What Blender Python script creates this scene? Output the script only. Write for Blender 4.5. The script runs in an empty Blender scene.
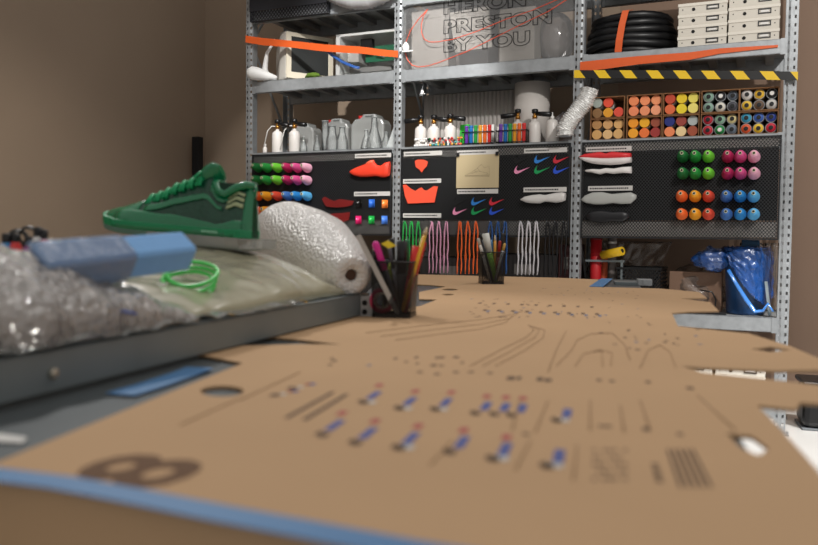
import bpy, bmesh, math, random
from mathutils import Vector, Matrix, noise
random.seed(7)
SC = bpy.context.scene
COL = SC.collection

# ------------------------------------------------------------------ camera
CH = 1.0; F = 800.0; PITCH = math.atan(35.5 / 800); ROLL = 0.012
fwd = Vector((0, math.cos(PITCH), -math.sin(PITCH)))
up0 = Vector((0, math.sin(PITCH), math.cos(PITCH))); r0 = Vector((1, 0, 0))
RV = math.cos(ROLL) * r0 + math.sin(ROLL) * up0
UV = math.cos(ROLL) * up0 - math.sin(ROLL) * r0
CAM = Vector((0, 0, CH))
cd = bpy.data.cameras.new('camera'); cam = bpy.data.objects.new('camera', cd); COL.objects.link(cam)
mw = Matrix(((RV.x, UV.x, -fwd.x), (RV.y, UV.y, -fwd.y), (RV.z, UV.z, -fwd.z))).to_4x4()
mw.translation = CAM; cam.matrix_world = mw
cd.sensor_width = 36; cd.lens = 36 * F / 818; cd.clip_start = .05; cd.clip_end = 60
cd.dof.use_dof = True; cd.dof.focus_distance = 3.6; cd.dof.aperture_fstop = 4.8
SC.camera = cam

# ------------------------------------------------------------------ world, lights, exposure
w = bpy.data.worlds.new('world'); SC.world = w; w.use_nodes = True
w.node_tree.nodes['Background'].inputs[0].default_value = (1.0, .96, .92, 1)
w.node_tree.nodes['Background'].inputs[1].default_value = .42
SC.view_settings.view_transform = 'Standard'; SC.view_settings.look = 'None'
SC.view_settings.exposure = 0.0; SC.view_settings.gamma = 1.0
SC.view_settings.use_curve_mapping = False

def spot(loc, target, power, angle, blend=.5, r=.05, col=(1, .95, .88)):
    l = bpy.data.lights.new('ceiling_spot', 'SPOT'); l.energy = power; l.spot_size = math.radians(angle)
    l.spot_blend = blend; l.shadow_soft_size = r; l.color = col
    o = bpy.data.objects.new('ceiling_spot', l); COL.objects.link(o); o.location = loc
    o.rotation_euler = (Vector(target) - Vector(loc)).to_track_quat('-Z', 'Y').to_euler(); return o

def area(loc, target, power, sx, sy, col=(1, .95, .9)):
    l = bpy.data.lights.new('overhead_fill', 'AREA'); l.shape = 'RECTANGLE'; l.size = sx; l.size_y = sy
    l.energy = power; l.color = col
    o = bpy.data.objects.new('overhead_fill', l); COL.objects.link(o); o.location = loc
    o.rotation_euler = (Vector(target) - Vector(loc)).to_track_quat('-Z', 'Y').to_euler(); return o

area((.4, 2.0, 3.6), (.4, 2.2, 0), 14, 1.6, 1.2)  # general fill light added overhead, not a real fixture
spot((1.6, 1.0, 3.3), (1.4, 4.4, 1.5), 260, 60, .6, .06, (1, .97, .93))
spot((-.5, 2.6, 3.5), (-.2, 5.0, 1.97), 430, 34, .5, .04, (1, .98, .95))
spot((-1.2, 3.6, 3.4), (-1.1, 5.4, 2.05), 90, 24, .6, .04, (1, .98, .95))
spot((1.5, 3.4, 3.4), (.2, 1.7, .9), 42, 60, .6, .05, (1, .95, .88))
spot((-1.1, 3.1, 3.3), (-.3, 1.1, .95), 120, 46, .6, .05, (1, .97, .93))
spot((2.6, 2.4, 3.2), (2.0, 3.6, .1), 700, 40, .6, .05, (1, .98, .96))

spot((-.9, 2.6, 2.8), (-2.5, 4.7, .7), 110, 58, 1.0, .1, (1, .93, .82))

# ------------------------------------------------------------------ frames
TH = .423
SD = Vector((math.cos(TH), -math.sin(TH), 0)); DD = Vector((math.sin(TH), math.cos(TH), 0))
ORG = Vector((-0.0713, 5.0, 0))
def W(s, d, z): return ORG + SD * s + DD * d + Vector((0, 0, z))
def ray(px, py): return fwd + ((px - 409) / F) * RV + ((272.5 - py) / F) * UV
def S(px, py, dep=0.0):               # a point of the photo on the rack's plane at a depth -> (s, z)
    d = ray(px, py); o2 = ORG + DD * dep
    t = (o2 - Vector((0, 0, 0))).dot(DD) / d.dot(DD)
    p = CAM + d * t
    return (p - o2).dot(SD), p.z
TZ = .858
def T(px, py, z=TZ):                  # a point of the photo on a horizontal plane
    d = ray(px, py); t = (z - CH) / d.z; p = CAM + d * t
    return Vector((p.x, p.y, z))
def D(px, py, Y):                     # a point of the photo at a distance
    d = ray(px, py); return CAM + d * (Y / d.y)

# ------------------------------------------------------------------ materials
def lin(h):
    h = h.lstrip('#'); c = [int(h[i:i + 2], 16) / 255 for i in (0, 2, 4)]
    return tuple((x / 12.92 if x <= .04045 else ((x + .055) / 1.055) ** 2.4) for x in c) + (1,)
MATS = {}
def mat(name, col, rough=.6, metal=0, var=0, vscale=6, bump=0, bscale=40, alpha=1, spec=.5, emit=0, voro=False, coat=0, trans=0, sheen=0, stretch=None):
    if name in MATS: return MATS[name]
    m = bpy.data.materials.new(name); m.use_nodes = True; nt = m.node_tree; b = nt.nodes['Principled BSDF']
    c = lin(col); b.inputs['Base Color'].default_value = c
    b.inputs['Roughness'].default_value = rough; b.inputs['Metallic'].default_value = metal
    b.inputs['Specular IOR Level'].default_value = spec
    b.inputs['Coat Weight'].default_value = coat; b.inputs['Coat Roughness'].default_value = .08
    b.inputs['Transmission Weight'].default_value = trans
    b.inputs['Alpha'].default_value = alpha
    if emit: b.inputs['Emission Color'].default_value = c; b.inputs['Emission Strength'].default_value = emit
    tc = nt.nodes.new('ShaderNodeTexCoord'); src = tc.outputs['Object']
    if stretch:
        mp = nt.nodes.new('ShaderNodeMapping'); mp.inputs['Scale'].default_value = stretch
        nt.links.new(src, mp.inputs[0]); src = mp.outputs[0]
    n = nt.nodes.new('ShaderNodeTexNoise'); n.inputs['Scale'].default_value = vscale; n.inputs['Detail'].default_value = 5
    nt.links.new(src, n.inputs['Vector'])
    v = max(var, .03)
    r = nt.nodes.new('ShaderNodeMix'); r.data_type = 'RGBA'
    r.inputs[6].default_value = tuple(x * (1 - v) for x in c[:3]) + (1,)
    r.inputs[7].default_value = tuple(min(1, x * (1 + v)) for x in c[:3]) + (1,)
    nt.links.new(n.outputs['Fac'], r.inputs[0]); nt.links.new(r.outputs[2], b.inputs['Base Color'])
    if bump:
        if voro:
            t = nt.nodes.new('ShaderNodeTexVoronoi'); t.inputs['Scale'].default_value = bscale; o = t.outputs['Distance']
        else:
            t = nt.nodes.new('ShaderNodeTexNoise'); t.inputs['Scale'].default_value = bscale; t.inputs['Detail'].default_value = 4; o = t.outputs['Fac']
        nt.links.new(src, t.inputs['Vector'])
        bp = nt.nodes.new('ShaderNodeBump'); bp.inputs['Strength'].default_value = bump; bp.inputs['Distance'].default_value = .004
        if voro: bp.invert = True
        nt.links.new(o, bp.inputs['Height']); nt.links.new(bp.outputs[0], b.inputs['Normal'])
    MATS[name] = m; return m

def perforated(name, col, pitch, hole, rough=.45, metal=.3, axes='xz'):
    """sheet metal with staggered round holes punched through (object coordinates)"""
    m = mat(name, col, rough, metal); nt = m.node_tree; b = nt.nodes['Principled BSDF']
    tc = nt.nodes.new('ShaderNodeTexCoord'); sp = nt.nodes.new('ShaderNodeSeparateXYZ'); nt.links.new(tc.outputs['Object'], sp.inputs[0])
    def M(op, a, c=None):
        q = nt.nodes.new('ShaderNodeMath'); q.operation = op
        for i, x in enumerate((a, c)):
            if x is None: continue
            if isinstance(x, (int, float)): q.inputs[i].default_value = x
            else: nt.links.new(x, q.inputs[i])
        return q.outputs[0]
    A = {'x': 'X', 'y': 'Y', 'z': 'Z'}
    def grid(off):
        x = M('ADD', M('DIVIDE', sp.outputs[A[axes[0]]], pitch), 100 + off)
        z = M('ADD', M('DIVIDE', sp.outputs[A[axes[1]]], pitch * .577 * 2), 100 + off)
        fx = M('SUBTRACT', M('FRACT', x), .5); fz = M('MULTIPLY', M('SUBTRACT', M('FRACT', z), .5), 1.154)
        return M('SQRT', M('ADD', M('MULTIPLY', fx, fx), M('MULTIPLY', fz, fz)))
    d = M('MINIMUM', grid(0), grid(.5))
    nt.links.new(M('GREATER_THAN', d, hole), b.inputs['Alpha'])
    return m

def film(name, col, opac, rough=.15, bump=.6, bscale=60, var=.1, voro=False):
    """thin clear plastic: mostly see-through with a glossy skin"""
    if name in MATS: return MATS[name]
    m = mat(name, col, rough, 0, var, 8, bump, bscale, voro=voro, spec=1.0)
    nt = m.node_tree; b = nt.nodes['Principled BSDF']; out = nt.nodes['Material Output']
    tr = nt.nodes.new('ShaderNodeBsdfTransparent'); mx = nt.nodes.new('ShaderNodeMixShader')
    gl = nt.nodes.new('ShaderNodeBsdfGlossy'); gl.inputs['Roughness'].default_value = rough
    bp = [n for n in nt.nodes if n.type == 'BUMP']
    if bp: nt.links.new(bp[0].outputs[0], gl.inputs['Normal'])
    mx.inputs[0].default_value = opac
    nt.links.new(tr.outputs[0], mx.inputs[1]); nt.links.new(b.outputs[0], mx.inputs[2])
    m2 = nt.nodes.new('ShaderNodeMixShader'); fr = nt.nodes.new('ShaderNodeFresnel'); fr.inputs[0].default_value = 1.45
    if bp: nt.links.new(bp[0].outputs[0], fr.inputs['Normal'])
    nt.links.new(fr.outputs[0], m2.inputs[0]); nt.links.new(mx.outputs[0], m2.inputs[1]); nt.links.new(gl.outputs[0], m2.inputs[2])
    nt.links.new(m2.outputs[0], out.inputs[0])
    return m

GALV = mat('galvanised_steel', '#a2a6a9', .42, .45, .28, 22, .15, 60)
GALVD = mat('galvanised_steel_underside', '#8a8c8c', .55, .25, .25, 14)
DARKST = mat('dark_steel', '#788184', .4, .2, .2, 10)
BENCH = mat('grey_bench_steel', '#4c5356', .45, .2, .2, 6)
CARD = mat('cardboard', '#c2a07c', .85, 0, .07, 5, .1, 300, spec=.2)
CARDD = mat('box_cardboard', '#8a6444', .85, 0, .12, 12, spec=.2)
BLACKP = mat('black_plastic', '#101012', .35)
BLACKM = mat('black_matt', '#0b0b0c', .8)
WHITEP = mat('white_plastic', '#e6e4e0', .4)
BEIGE = mat('beige_card', '#d6d0c4', .6, 0, .05)
INK = mat('brown_print', '#6a4c33', .85, 0, .1)
INKD = mat('dark_print', '#3a2c22', .85)

# ------------------------------------------------------------------ mesh helpers
class MB:
    def __init__(s): s.v = []; s.f = []; s.sm = []
    def add(s, vs, fs, smooth=False):
        n = len(s.v); s.v += [Vector(v) for v in vs]; s.f += [tuple(i + n for i in f) for f in fs]; s.sm += [smooth] * len(fs); return s
    def box(s, a, b, rot=None, piv=None):
        x0, y0, z0 = a; x1, y1, z1 = b
        vs = [Vector(p) for p in ((x0, y0, z0), (x1, y0, z0), (x1, y1, z0), (x0, y1, z0), (x0, y0, z1), (x1, y0, z1), (x1, y1, z1), (x0, y1, z1))]
        if rot is not None:
            pv = Vector(piv) if piv else sum(vs, Vector()) / 8
            vs = [pv + rot @ (v - pv) for v in vs]
        return s.add(vs, [(0, 3, 2, 1), (4, 5, 6, 7), (0, 1, 5, 4), (1, 2, 6, 5), (2, 3, 7, 6), (3, 0, 4, 7)])
    def tube(s, pts, r, n=8, caps=True, flat=1.0):
        pts = [Vector(p) for p in pts]; N = len(pts)
        rs = list(r) if isinstance(r, (list, tuple)) else [r] * N
        T_ = []
        for i in range(N):
            t = pts[min(i + 1, N - 1)] - pts[max(i - 1, 0)]
            T_.append(t.normalized() if t.length > 1e-9 else Vector((0, 0, 1)))
        u = T_[0].orthogonal().normalized(); vs = []
        for i in range(N):
            u = (u - T_[i] * u.dot(T_[i])); u = u.normalized() if u.length > 1e-6 else T_[i].orthogonal().normalized()
            w_ = T_[i].cross(u)
            for k in range(n):
                a = 2 * math.pi * k / n; vs.append(pts[i] + u * math.cos(a) * rs[i] + w_ * math.sin(a) * rs[i] * flat)
        fs = [(i * n + k, i * n + (k + 1) % n, (i + 1) * n + (k + 1) % n, (i + 1) * n + k) for i in range(N - 1) for k in range(n)]
        s.add(vs, fs, True)
        if caps:
            b = len(s.v) - N * n
            s.f += [tuple(b + k for k in reversed(range(n))), tuple(b + (N - 1) * n + k for k in range(n))]; s.sm += [False, False]
        return s
    def lathe(s, prof, axis=(0, 0, 1), org=(0, 0, 0), n=20, smooth=True):
        ax = Vector(axis).normalized(); u = ax.orthogonal().normalized(); w_ = ax.cross(u); o = Vector(org); vs = []
        for r, h in prof:
            for k in range(n):
                a = 2 * math.pi * k / n; vs.append(o + ax * h + (u * math.cos(a) + w_ * math.sin(a)) * r)
        N = len(prof)
        fs = [(i * n + k, i * n + (k + 1) % n, (i + 1) * n + (k + 1) % n, (i + 1) * n + k) for i in range(N - 1) for k in range(n)]
        s.add(vs, fs, smooth)
        b = len(s.v) - N * n
        if prof[0][0] > 1e-5: s.f.append(tuple(b + k for k in reversed(range(n)))); s.sm.append(False)
        if prof[-1][0] > 1e-5: s.f.append(tuple(b + (N - 1) * n + k for k in range(n))); s.sm.append(False)
        return s
    def prism(s, poly, y0, y1):          # polygon in xz, extruded along y
        n = len(poly); vs = [(x, y0, z) for x, z in poly] + [(x, y1, z) for x, z in poly]
        return s.add(vs, [tuple(range(n)), tuple(reversed(range(n, 2 * n)))] + [(i + n, (i + 1) % n + n, (i + 1) % n, i) for i in range(n)])
    def slab(s, poly, z0, z1):           # polygon in xy, extruded along z
        n = len(poly); vs = [(p[0], p[1], z1) for p in poly] + [(p[0], p[1], z0) for p in poly]
        return s.add(vs, [tuple(range(n)), tuple(reversed(range(n, 2 * n)))] + [(i + n, (i + 1) % n + n, (i + 1) % n, i) for i in range(n)])
    def sphere(s, c, r, n=10, sc=(1, 1, 1)):
        c = Vector(c); prof = []
        vs = []; m = n // 2
        for i in range(m + 1):
            a = math.pi * i / m
            for k in range(n):
                b = 2 * math.pi * k / n
                vs.append(c + Vector((math.sin(a) * math.cos(b) * r * sc[0], math.sin(a) * math.sin(b) * r * sc[1], math.cos(a) * r * sc[2])))
        return s.add(vs, [(i * n + k, (i + 1) * n + k, (i + 1) * n + (k + 1) % n, i * n + (k + 1) % n) for i in range(m) for k in range(n)], True)
    def build(s, name, m, parent=None, bevel=0, fix=True, solid=0):
        me = bpy.data.meshes.new(name); me.from_pydata([tuple(v) for v in s.v], [], s.f)
        for p, q in zip(me.polygons, s.sm): p.use_smooth = q
        bm = bmesh.new(); bm.from_mesh(me); bmesh.ops.remove_doubles(bm, verts=bm.verts, dist=1e-6)
        if fix: bmesh.ops.recalc_face_normals(bm, faces=bm.faces)
        bm.to_mesh(me); bm.free()
        me.materials.append(m); o = bpy.data.objects.new(name, me); COL.objects.link(o)
        if parent: o.parent = parent
        if bevel:
            b = o.modifiers.new('bevel', 'BEVEL'); b.width = bevel; b.segments = 2; b.limit_method = 'ANGLE'
        if solid:
            b = o.modifiers.new('solid', 'SOLIDIFY'); b.thickness = solid; b.offset = 0
        return o

def tag(o, label, cat, group=None):
    o['label'] = label; o['category'] = cat
    if group: o['group'] = group
    return o
def thing(name, label, cat, loc=(0, 0, 0), rz=0, group=None):
    o = bpy.data.objects.new(name, None); o.empty_display_size = .05; COL.objects.link(o); o.location = loc; o.rotation_euler = (0, 0, rz)
    return tag(o, label, cat, group)
def rackthing(name, label, cat, s, d, z, group=None): return thing(name, label, cat, W(s, d, z), -TH, group)
def place(o, s, d, z, rz=0):
    o.location = W(s, d, z); o.rotation_euler = (0, 0, rz - TH); return o
def dup(o, loc=None, rot=None, label=None, group=None, mats=None):
    c = o.copy(); COL.objects.link(c)
    for ch in [x for x in ALLCH(o)]:
        k = ch.copy(); COL.objects.link(k); k.parent = c
        for g in ALLCH(ch):
            h = g.copy(); COL.objects.link(h); h.parent = k
    if loc is not None: c.location = loc
    if rot is not None: c.rotation_euler = rot
    if label: c['label'] = label
    if group: c['group'] = group
    return c
def ALLCH(o): return [x for x in COL.objects if x.parent == o]
def struct(o): o['kind'] = 'structure'; return o
def setmat(o, m):                      # own colour for one copy, slot linked to the object
    o.material_slots[0].link = 'OBJECT'; o.material_slots[0].material = m

def curve_fill(name, polys, z0, z1, m, parent=None):
    """flat sheet with real holes: first polygon outline, the rest holes"""
    cu = bpy.data.curves.new(name, 'CURVE'); cu.dimensions = '2D'; cu.fill_mode = 'BOTH'; cu.extrude = (z1 - z0) / 2
    for poly in polys:
        sp = cu.splines.new('POLY'); sp.points.add(len(poly) - 1); sp.use_cyclic_u = True
        for i, p in enumerate(poly): sp.points[i].co = (p[0], p[1], 0, 1)
    o = bpy.data.objects.new('tmp', cu); COL.objects.link(o)
    dg = bpy.context.evaluated_depsgraph_get(); me = bpy.data.meshes.new_from_object(o.evaluated_get(dg))
    bpy.data.objects.remove(o); me.name = name
    for v in me.vertices: v.co.z += (z0 + z1) / 2
    me.materials.clear(); me.materials.append(m)
    q = bpy.data.objects.new(name, me); COL.objects.link(q)
    if parent: q.parent = parent
    return q
def text_mesh(name, body, size, m, parent, loc, rx=math.pi / 2, rz=0, outline=0, extrude=.0004, sx=1.0, align='LEFT', space=1.0, offs=0):
    cu = bpy.data.curves.new(name, 'FONT'); cu.body = body; cu.size = size; cu.align_x = align; cu.space_character = space
    if outline: cu.fill_mode = 'NONE'; cu.offset = size * .045; cu.bevel_depth = outline; cu.bevel_resolution = 0
    else: cu.extrude = extrude; cu.offset = offs
    cu.resolution_u = 3
    o = bpy.data.objects.new('tmp', cu); COL.objects.link(o)
    dg = bpy.context.evaluated_depsgraph_get(); me = bpy.data.meshes.new_from_object(o.evaluated_get(dg))
    bpy.data.objects.remove(o); me.name = name
    M_ = Matrix.Translation(Vector(loc)) @ Matrix.Rotation(rz, 4, 'Z') @ Matrix.Rotation(rx, 4, 'X') @ Matrix.Diagonal((sx, 1, 1, 1))
    me.transform(M_); me.materials.clear(); me.materials.append(m)
    q = bpy.data.objects.new(name, me); COL.objects.link(q); q.parent = parent; return q

SWOOSH = [(1, .40), (.80, .30), (.60, .20), (.42, .10), (.28, .03), (.17, 0), (.08, .02), (.02, .08), (0, .16), (.02, .26), (.07, .36), (.14, .46), (.20, .52),
          (.16, .43), (.14, .34), (.15, .27), (.19, .22), (.26, .20), (.36, .21), (.50, .25), (.70, .315), (.85, .36)]

# ================================================================== STRUCTURE
WALLM = mat('brown_grey_plaster', '#9c8a78', .85, 0, .08, 1.6, .05, 30, spec=.15)
PLY = mat('brown_board_wall', '#947c6b', .8, 0, .14, 2.2, .08, 20, spec=.2, stretch=(1, 1, .3))
mb = MB(); a = W(-2.092, .75, 0); b_ = W(6.0, .75, 0); off = DD * .1
mb.slab([W(-2.09, .75, 0)[:2], W(1.2, .75, 0)[:2], W(1.2, .85, 0)[:2], W(-2.09, .85, 0)[:2]], 0, 3.6); struct(mb.build('wall_back', WALLM))
mb = MB(); mb.slab([W(1.2, .75, 0)[:2], W(6, .75, 0)[:2], W(6, .85, 0)[:2], W(1.2, .85, 0)[:2]], 0, 3.6); struct(mb.build('wall_right', PLY))
mb = MB(); mb.slab([W(-2.19, -7, 0)[:2], W(-2.09, -7, 0)[:2], W(-2.09, .85, 0)[:2], W(-2.19, .85, 0)[:2]], 0, 3.6); struct(mb.build('wall_left', WALLM))
mb = MB(); mb.slab([W(-2.19, -7, 0)[:2], W(6, -7, 0)[:2], W(6, .85, 0)[:2], W(-2.19, .85, 0)[:2]], -.1, 0)
struct(mb.build('floor', mat('pale_grey_floor', '#d5d3cf', .25, 0, .06, 3)))

# ================================================================== RACK
PS = [-1.121, -.012, 1.109, 2.19]
LV = [.16, .605, 1.555, 2.03, 2.495]
rack = rackthing('shelving_rack', 'galvanised steel shelving rack of three bays standing against the back wall', 'shelving rack', 0, 0, 0)
def post_mesh():
    m = MB(); Wd = .056; pitch = .0425; H = 2.95; cols = [-.028, -.0195, -.009, .009, .0195, .028]
    z = 0
    def plate(fn):
        z = .02
        m.add([fn(cols[0], 0), fn(cols[-1], 0), fn(cols[-1], z), fn(cols[0], z)], [(0, 1, 2, 3)])
        while z < H:
            for a_, b in ((z, z + pitch - .017), (z + pitch - .017, z + pitch)):
                hole = a_ != z
                for k in range(5):
                    if hole and k in (1, 3): continue
                    m.add([fn(cols[k], a_), fn(cols[k + 1], a_), fn(cols[k + 1], b), fn(cols[k], b)], [(0, 1, 2, 3)])
            z += pitch
    plate(lambda x, h: (x, -.003 if abs(x) < .01 else 0, h))
    m.box((-.028, 0.0005, 0), (-.0265, .05, H)); m.box((.0265, 0.0005, 0), (.028, .05, H))
    m.box((-.045, -.02, 0), (.045, .07, .006))
    return m
for i, s in enumerate(PS):
    for back in (0, 1):
        m = post_mesh()
        if back: m.v = [Vector((v.x, .5 - v.y, v.z)) for v in m.v]
        m.v = [v + Vector((s, 0, 0)) for v in m.v]
        m.build('post', GALV, rack)
    b = MB(); zz = .1; k = 0
    while zz < 2.6:
        y0, y1 = (.04, .46) if k % 2 == 0 else (.46, .04)
        b.tube([(s - .012, y0, zz), (s - .012, y1, zz + .55)], .009, 6, flat=.4); zz += .55; k += 1
    b.build('brace', GALV, rack)
for i in range(3):
    x0, x1 = PS[i] + .03, PS[i + 1] - .03
    for j, z in enumerate(LV):
        h = .075 if j != 2 else .03
        for y in (0, 1):
            q = MB(); ya = -.004 if y == 0 else .462
            q.prism([(x0, z - h), (x1, z - h), (x1, z), (x0, z)], ya, ya + .004)
            q.prism([(x0, z - .003), (x1, z - .003), (x1, z), (x0, z)], ya + (.0 if y == 0 else 0), ya + .04)
            q.prism([(x0, z - h), (x1, z - h), (x1, z - h + .004), (x0, z - h + .004)], ya, ya + .035)
            q.prism([(x0 - .004, z - h - .004), (x0 + .022, z - h - .004), (x0 + .022, z + .002), (x0 - .004, z + .002)], ya - .002, ya)
            q.prism([(x1 - .022, z - h - .004), (x1 + .004, z - h - .004), (x1 + .004, z + .002), (x1 - .022, z + .002)], ya - .002, ya)
            q.build('shelf_beam', GALV, rack)
        q = MB(); q.box((x0, .0, z - .006), (x1, .462, z - .001))
        for k in range(7):
            xx = x0 + (k + .5) * (x1 - x0) / 7
            q.box((xx - .022, .036, z - .04), (xx + .022, .46, z - .007))
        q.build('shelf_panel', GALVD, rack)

# ================================================================== PEGBOARDS
PERF = perforated('black_perforated_sheet', '#1c1d1f', .0168, .31, .6, 0)
pegs = []
for i, (nm, zt) in enumerate((('left', 1.545), ('middle', 1.545), ('right', 1.545))):
    x0, x1 = PS[i] + .032, PS[i + 1] - .032; W2 = (x1 - x0) / 2
    t = rackthing('pegboard', 'black perforated steel pegboard in the %s bay of the rack' % nm, 'pegboard', (x0 + x1) / 2, -.012, 1.007)
    H = .535
    MB().prism([(-W2, 0), (W2, 0), (W2, H), (-W2, H)], -.001, .001).build('perforated_sheet', PERF, t)
    b = MB()
    for (a0, b0, a1, b1) in ((-W2, 0, W2, .008), (-W2, H - .008, W2, H), (-W2, 0, -W2 + .008, H), (W2 - .008, 0, W2, H)):
        b.prism([(a0, b0), (a1, b0), (a1, b1), (a0, b1)], -.004, .006)
    b.build('rim', mat('black_painted_steel', '#2a2b2d', .4, .4), t)
    b = MB(); b.prism([(-W2 + .01, .10), (W2 - .01, .10), (W2 - .01, H - .06), (-W2 + .01, H - .06)], .004, .008)
    b.build('backing_sheet', mat('black_backing', '#0b0b0c', .7, spec=.2), t)
    for (q0, q1) in ((.012, .092), (H - .055, H - .012)):  # pale strips paint the backlight that shows through the holes
        b = MB(); b.prism([(-W2 + .01, q0), (W2 - .01, q0), (W2 - .01, q1), (-W2 + .01, q1)], .006, .009)
        b.build('painted_backlight_strip', mat('painted_backlight', '#a39f9a', .6), t)
    pegs.append(t)
t = rackthing('perforated_crate', 'black perforated tray hooked over the top shelf beam of the left bay', 'crate', -.79, -.012, 2.425)
PERF2 = perforated('black_crate_sheet', '#1d1e22', .024, .28, .6, 0)
MB().box((-.3, -.03, 0), (.3, -.027, .3)).build('side_panel', PERF2, t)
b = MB(); b.box((-.3, -.03, -.004), (.3, 0, 0)); b.box((-.3, -.03, 0), (-.29, 0, .3)); b.box((.29, -.03, 0), (.3, 0, .3)); b.box((-.3, -.036, .06), (.3, -.03, .24))
b.build('tray', mat('crate_black', '#1b1c22', .5), t)

def label_strip(x0, x1, y, group='printed caption strips on the pegboards', where='', bay=0):
    (a, z0), (c, z1) = S(x0, y, -.02), S(x1, y, -.02)
    t = rackthing('caption_strip', 'white caption strip %s' % where, 'label', (a + c) / 2, -.0165, (z0 + z1) / 2, group)
    w2 = (c - a) / 2
    MB().box((-w2, -.003, -.0135), (w2, 0, .0135)).build('card', mat('white_label', '#c9c6c2', .6), t)
    rnd = random.Random(int(x0 * y)); b = MB(); x = -w2 + .01; lim = -w2 + .02 + w2 * rnd.uniform(.9, 1.7)
    while x < lim:
        l = rnd.uniform(.004, .01); b.box((x, -.0036, -.004), (x + l, -.003, .004)); x += l + .003
    b.build('lettering', BLACKM, t)
LAB = [(355, 391, 155.5, 'above the red shoe upper on the left pegboard'), (354, 390, 193.8, 'above the small colour chips on the left pegboard'),
       (404, 442, 153.5, 'above the small orange patch on the middle pegboard'), (403, 441, 181, 'between the small patch and the orange crown shape'),
       (403, 441, 215.5, 'above the green laces on the middle pegboard'), (457, 498, 152.3, 'above the cream sheet with shoe drawing'),
       (457, 498, 191.4, 'below the cream sheet with shoe drawing'), (524, 567, 150.3, 'above the upper group of small logo cut-outs'),
       (523.5, 566.5, 189.6, 'above the white shoe form on the middle pegboard'), (586, 631.5, 149, 'above the red and white shoe on the right pegboard'),
       (588, 632.5, 188.3, 'above the grey clear sole on the right pegboard')]
for a, b, y, wh in LAB: label_strip(a, b, y, where=wh)

# ---------------------------------------------------------------- yarn cones
def cone_proto(name):
    t = bpy.data.objects.new(name, None); t.empty_display_size = .03; COL.objects.link(t)
    ax = Vector((0, -math.cos(.17), math.sin(.17)))
    m = MB(); m.lathe([(.008, .0), (.027, .002), (.031, .012), (.030, .025), (.021, .075), (.015, .088), (.009, .09)], ax, (0, .0, 0), 18)
    m.build('yarn', mat('yarn_base', '#888888', .7), t)
    m = MB(); m.lathe([(.0085, .086), (.0085, .096), (.0065, .096), (.0065, .087)], ax, (0, 0, 0), 12); tr_ = m.build('tube_rim', mat('yarn_core_white', '#d8d4b0', .5), t)
    m = MB(); m.lathe([(.0062, .087), (.0062, .093)], ax, (0, 0, 0), 10); m.build('tube_hole', BLACKM, tr_)
    return t
proto = cone_proto('yarn_cone'); first = [True]
CN = [('dark green', '#0f6b2e'), ('green', '#1f8f38'), ('lime green', '#6cc832'), ('magenta', '#b01a55'), ('pink', '#cf4a86'), ('pale pink', '#e8a8c0')]
CN2 = [('orange', '#f06a2a'), ('yellow orange', '#f0a01c'), ('coral red', '#d8452c'), ('denim blue', '#3e6fb4'), ('strong blue', '#1f7fc4'), ('light blue', '#55a8dc')]
def cones(xs, ys, board, show):
    for r, y in enumerate(ys):
        for c, x in enumerate(xs[r]):
            nm, hx = (CN if r < 2 else CN2)[c]
            if not show(r, c): continue
            s, z = S(x, y, -.08)
            lab = '%s yarn cone in the %s row of its colour on the %s pegboard' % (nm, 'upper' if r % 2 == 0 else 'lower', board)
            if first[0]: o = proto; first[0] = False
            else: o = dup(proto)
            tag(o, lab, 'yarn cone', 'yarn cones pegged on the %s pegboard' % board)
            o.location = W(s, -.018, z - .016); o.rotation_euler = (0, 0, -TH)
            for ch in ALLCH(o):
                if ch.name.startswith('yarn'): setmat(ch, mat('yarn_' + nm.replace(' ', '_'), hx, .7, 0, .15, 60, .4, 200))
xr = [682.2, 694.7, 708, 727.5, 740.3, 754]
cones([xr] * 2 + [[681, 694.5, 708, 726, 740, 753.5]] * 2, [153.5, 170.5, 193.5, 211.5], 'right', lambda r, c: True)
xl = [254.8, 264, 274.5, 285, 294.3, 304]
cones([xl] * 4, [165.5, 178, 194, 209], 'left', lambda r, c: True)

# ---------------------------------------------------------------- things on the pegboards
def flat_shape(name, pts, dep, th, m, label, cat, group=None, bev=0, hole=None):
    """a cut-out hanging on the board: outline from photo points, real thickness"""
    P = [S(x, y, dep) for x, y in pts]; cs = sum(p[0] for p in P) / len(P); cz = sum(p[1] for p in P) / len(P)
    mb = MB(); mb.prism([(s - cs, z - cz) for s, z in P], -th / 2, th / 2)
    o = mb.build(name, m, None, bev); place(o, cs, dep, cz); tag(o, label, cat, group); return o
SWC = [('black', '#08080a'), ('blue', '#2e7fd0'), ('red', '#c8283a'), ('pink', '#e58fb4'), ('green', '#119a55'), ('cobalt blue', '#2450c8')]
for gi, (xs, ys, gl) in enumerate((((514, 534, 553), (160.5, 171), 'upper'), ((452.5, 471, 489), (202.5, 212), 'lower'))):
    for k, (nm, hx) in enumerate(SWC):
        x0 = xs[k % 3]; y0 = ys[k // 3]; s, z = S(x0, y0 + 3, -.02); L = .092
        o = MB().prism([(x * L, y * L * 1.0) for x, y in SWOOSH], -.003, .001).build('logo_cutout', mat('logo_' + nm.replace(' ', '_'), hx, .5))
        place(o, s, -.017, z); tag(o, '%s curved tick logo cut-out in the %s group on the middle pegboard' % (nm, gl), 'logo cut-out', 'curved tick cut-outs on the middle pegboard')

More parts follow.
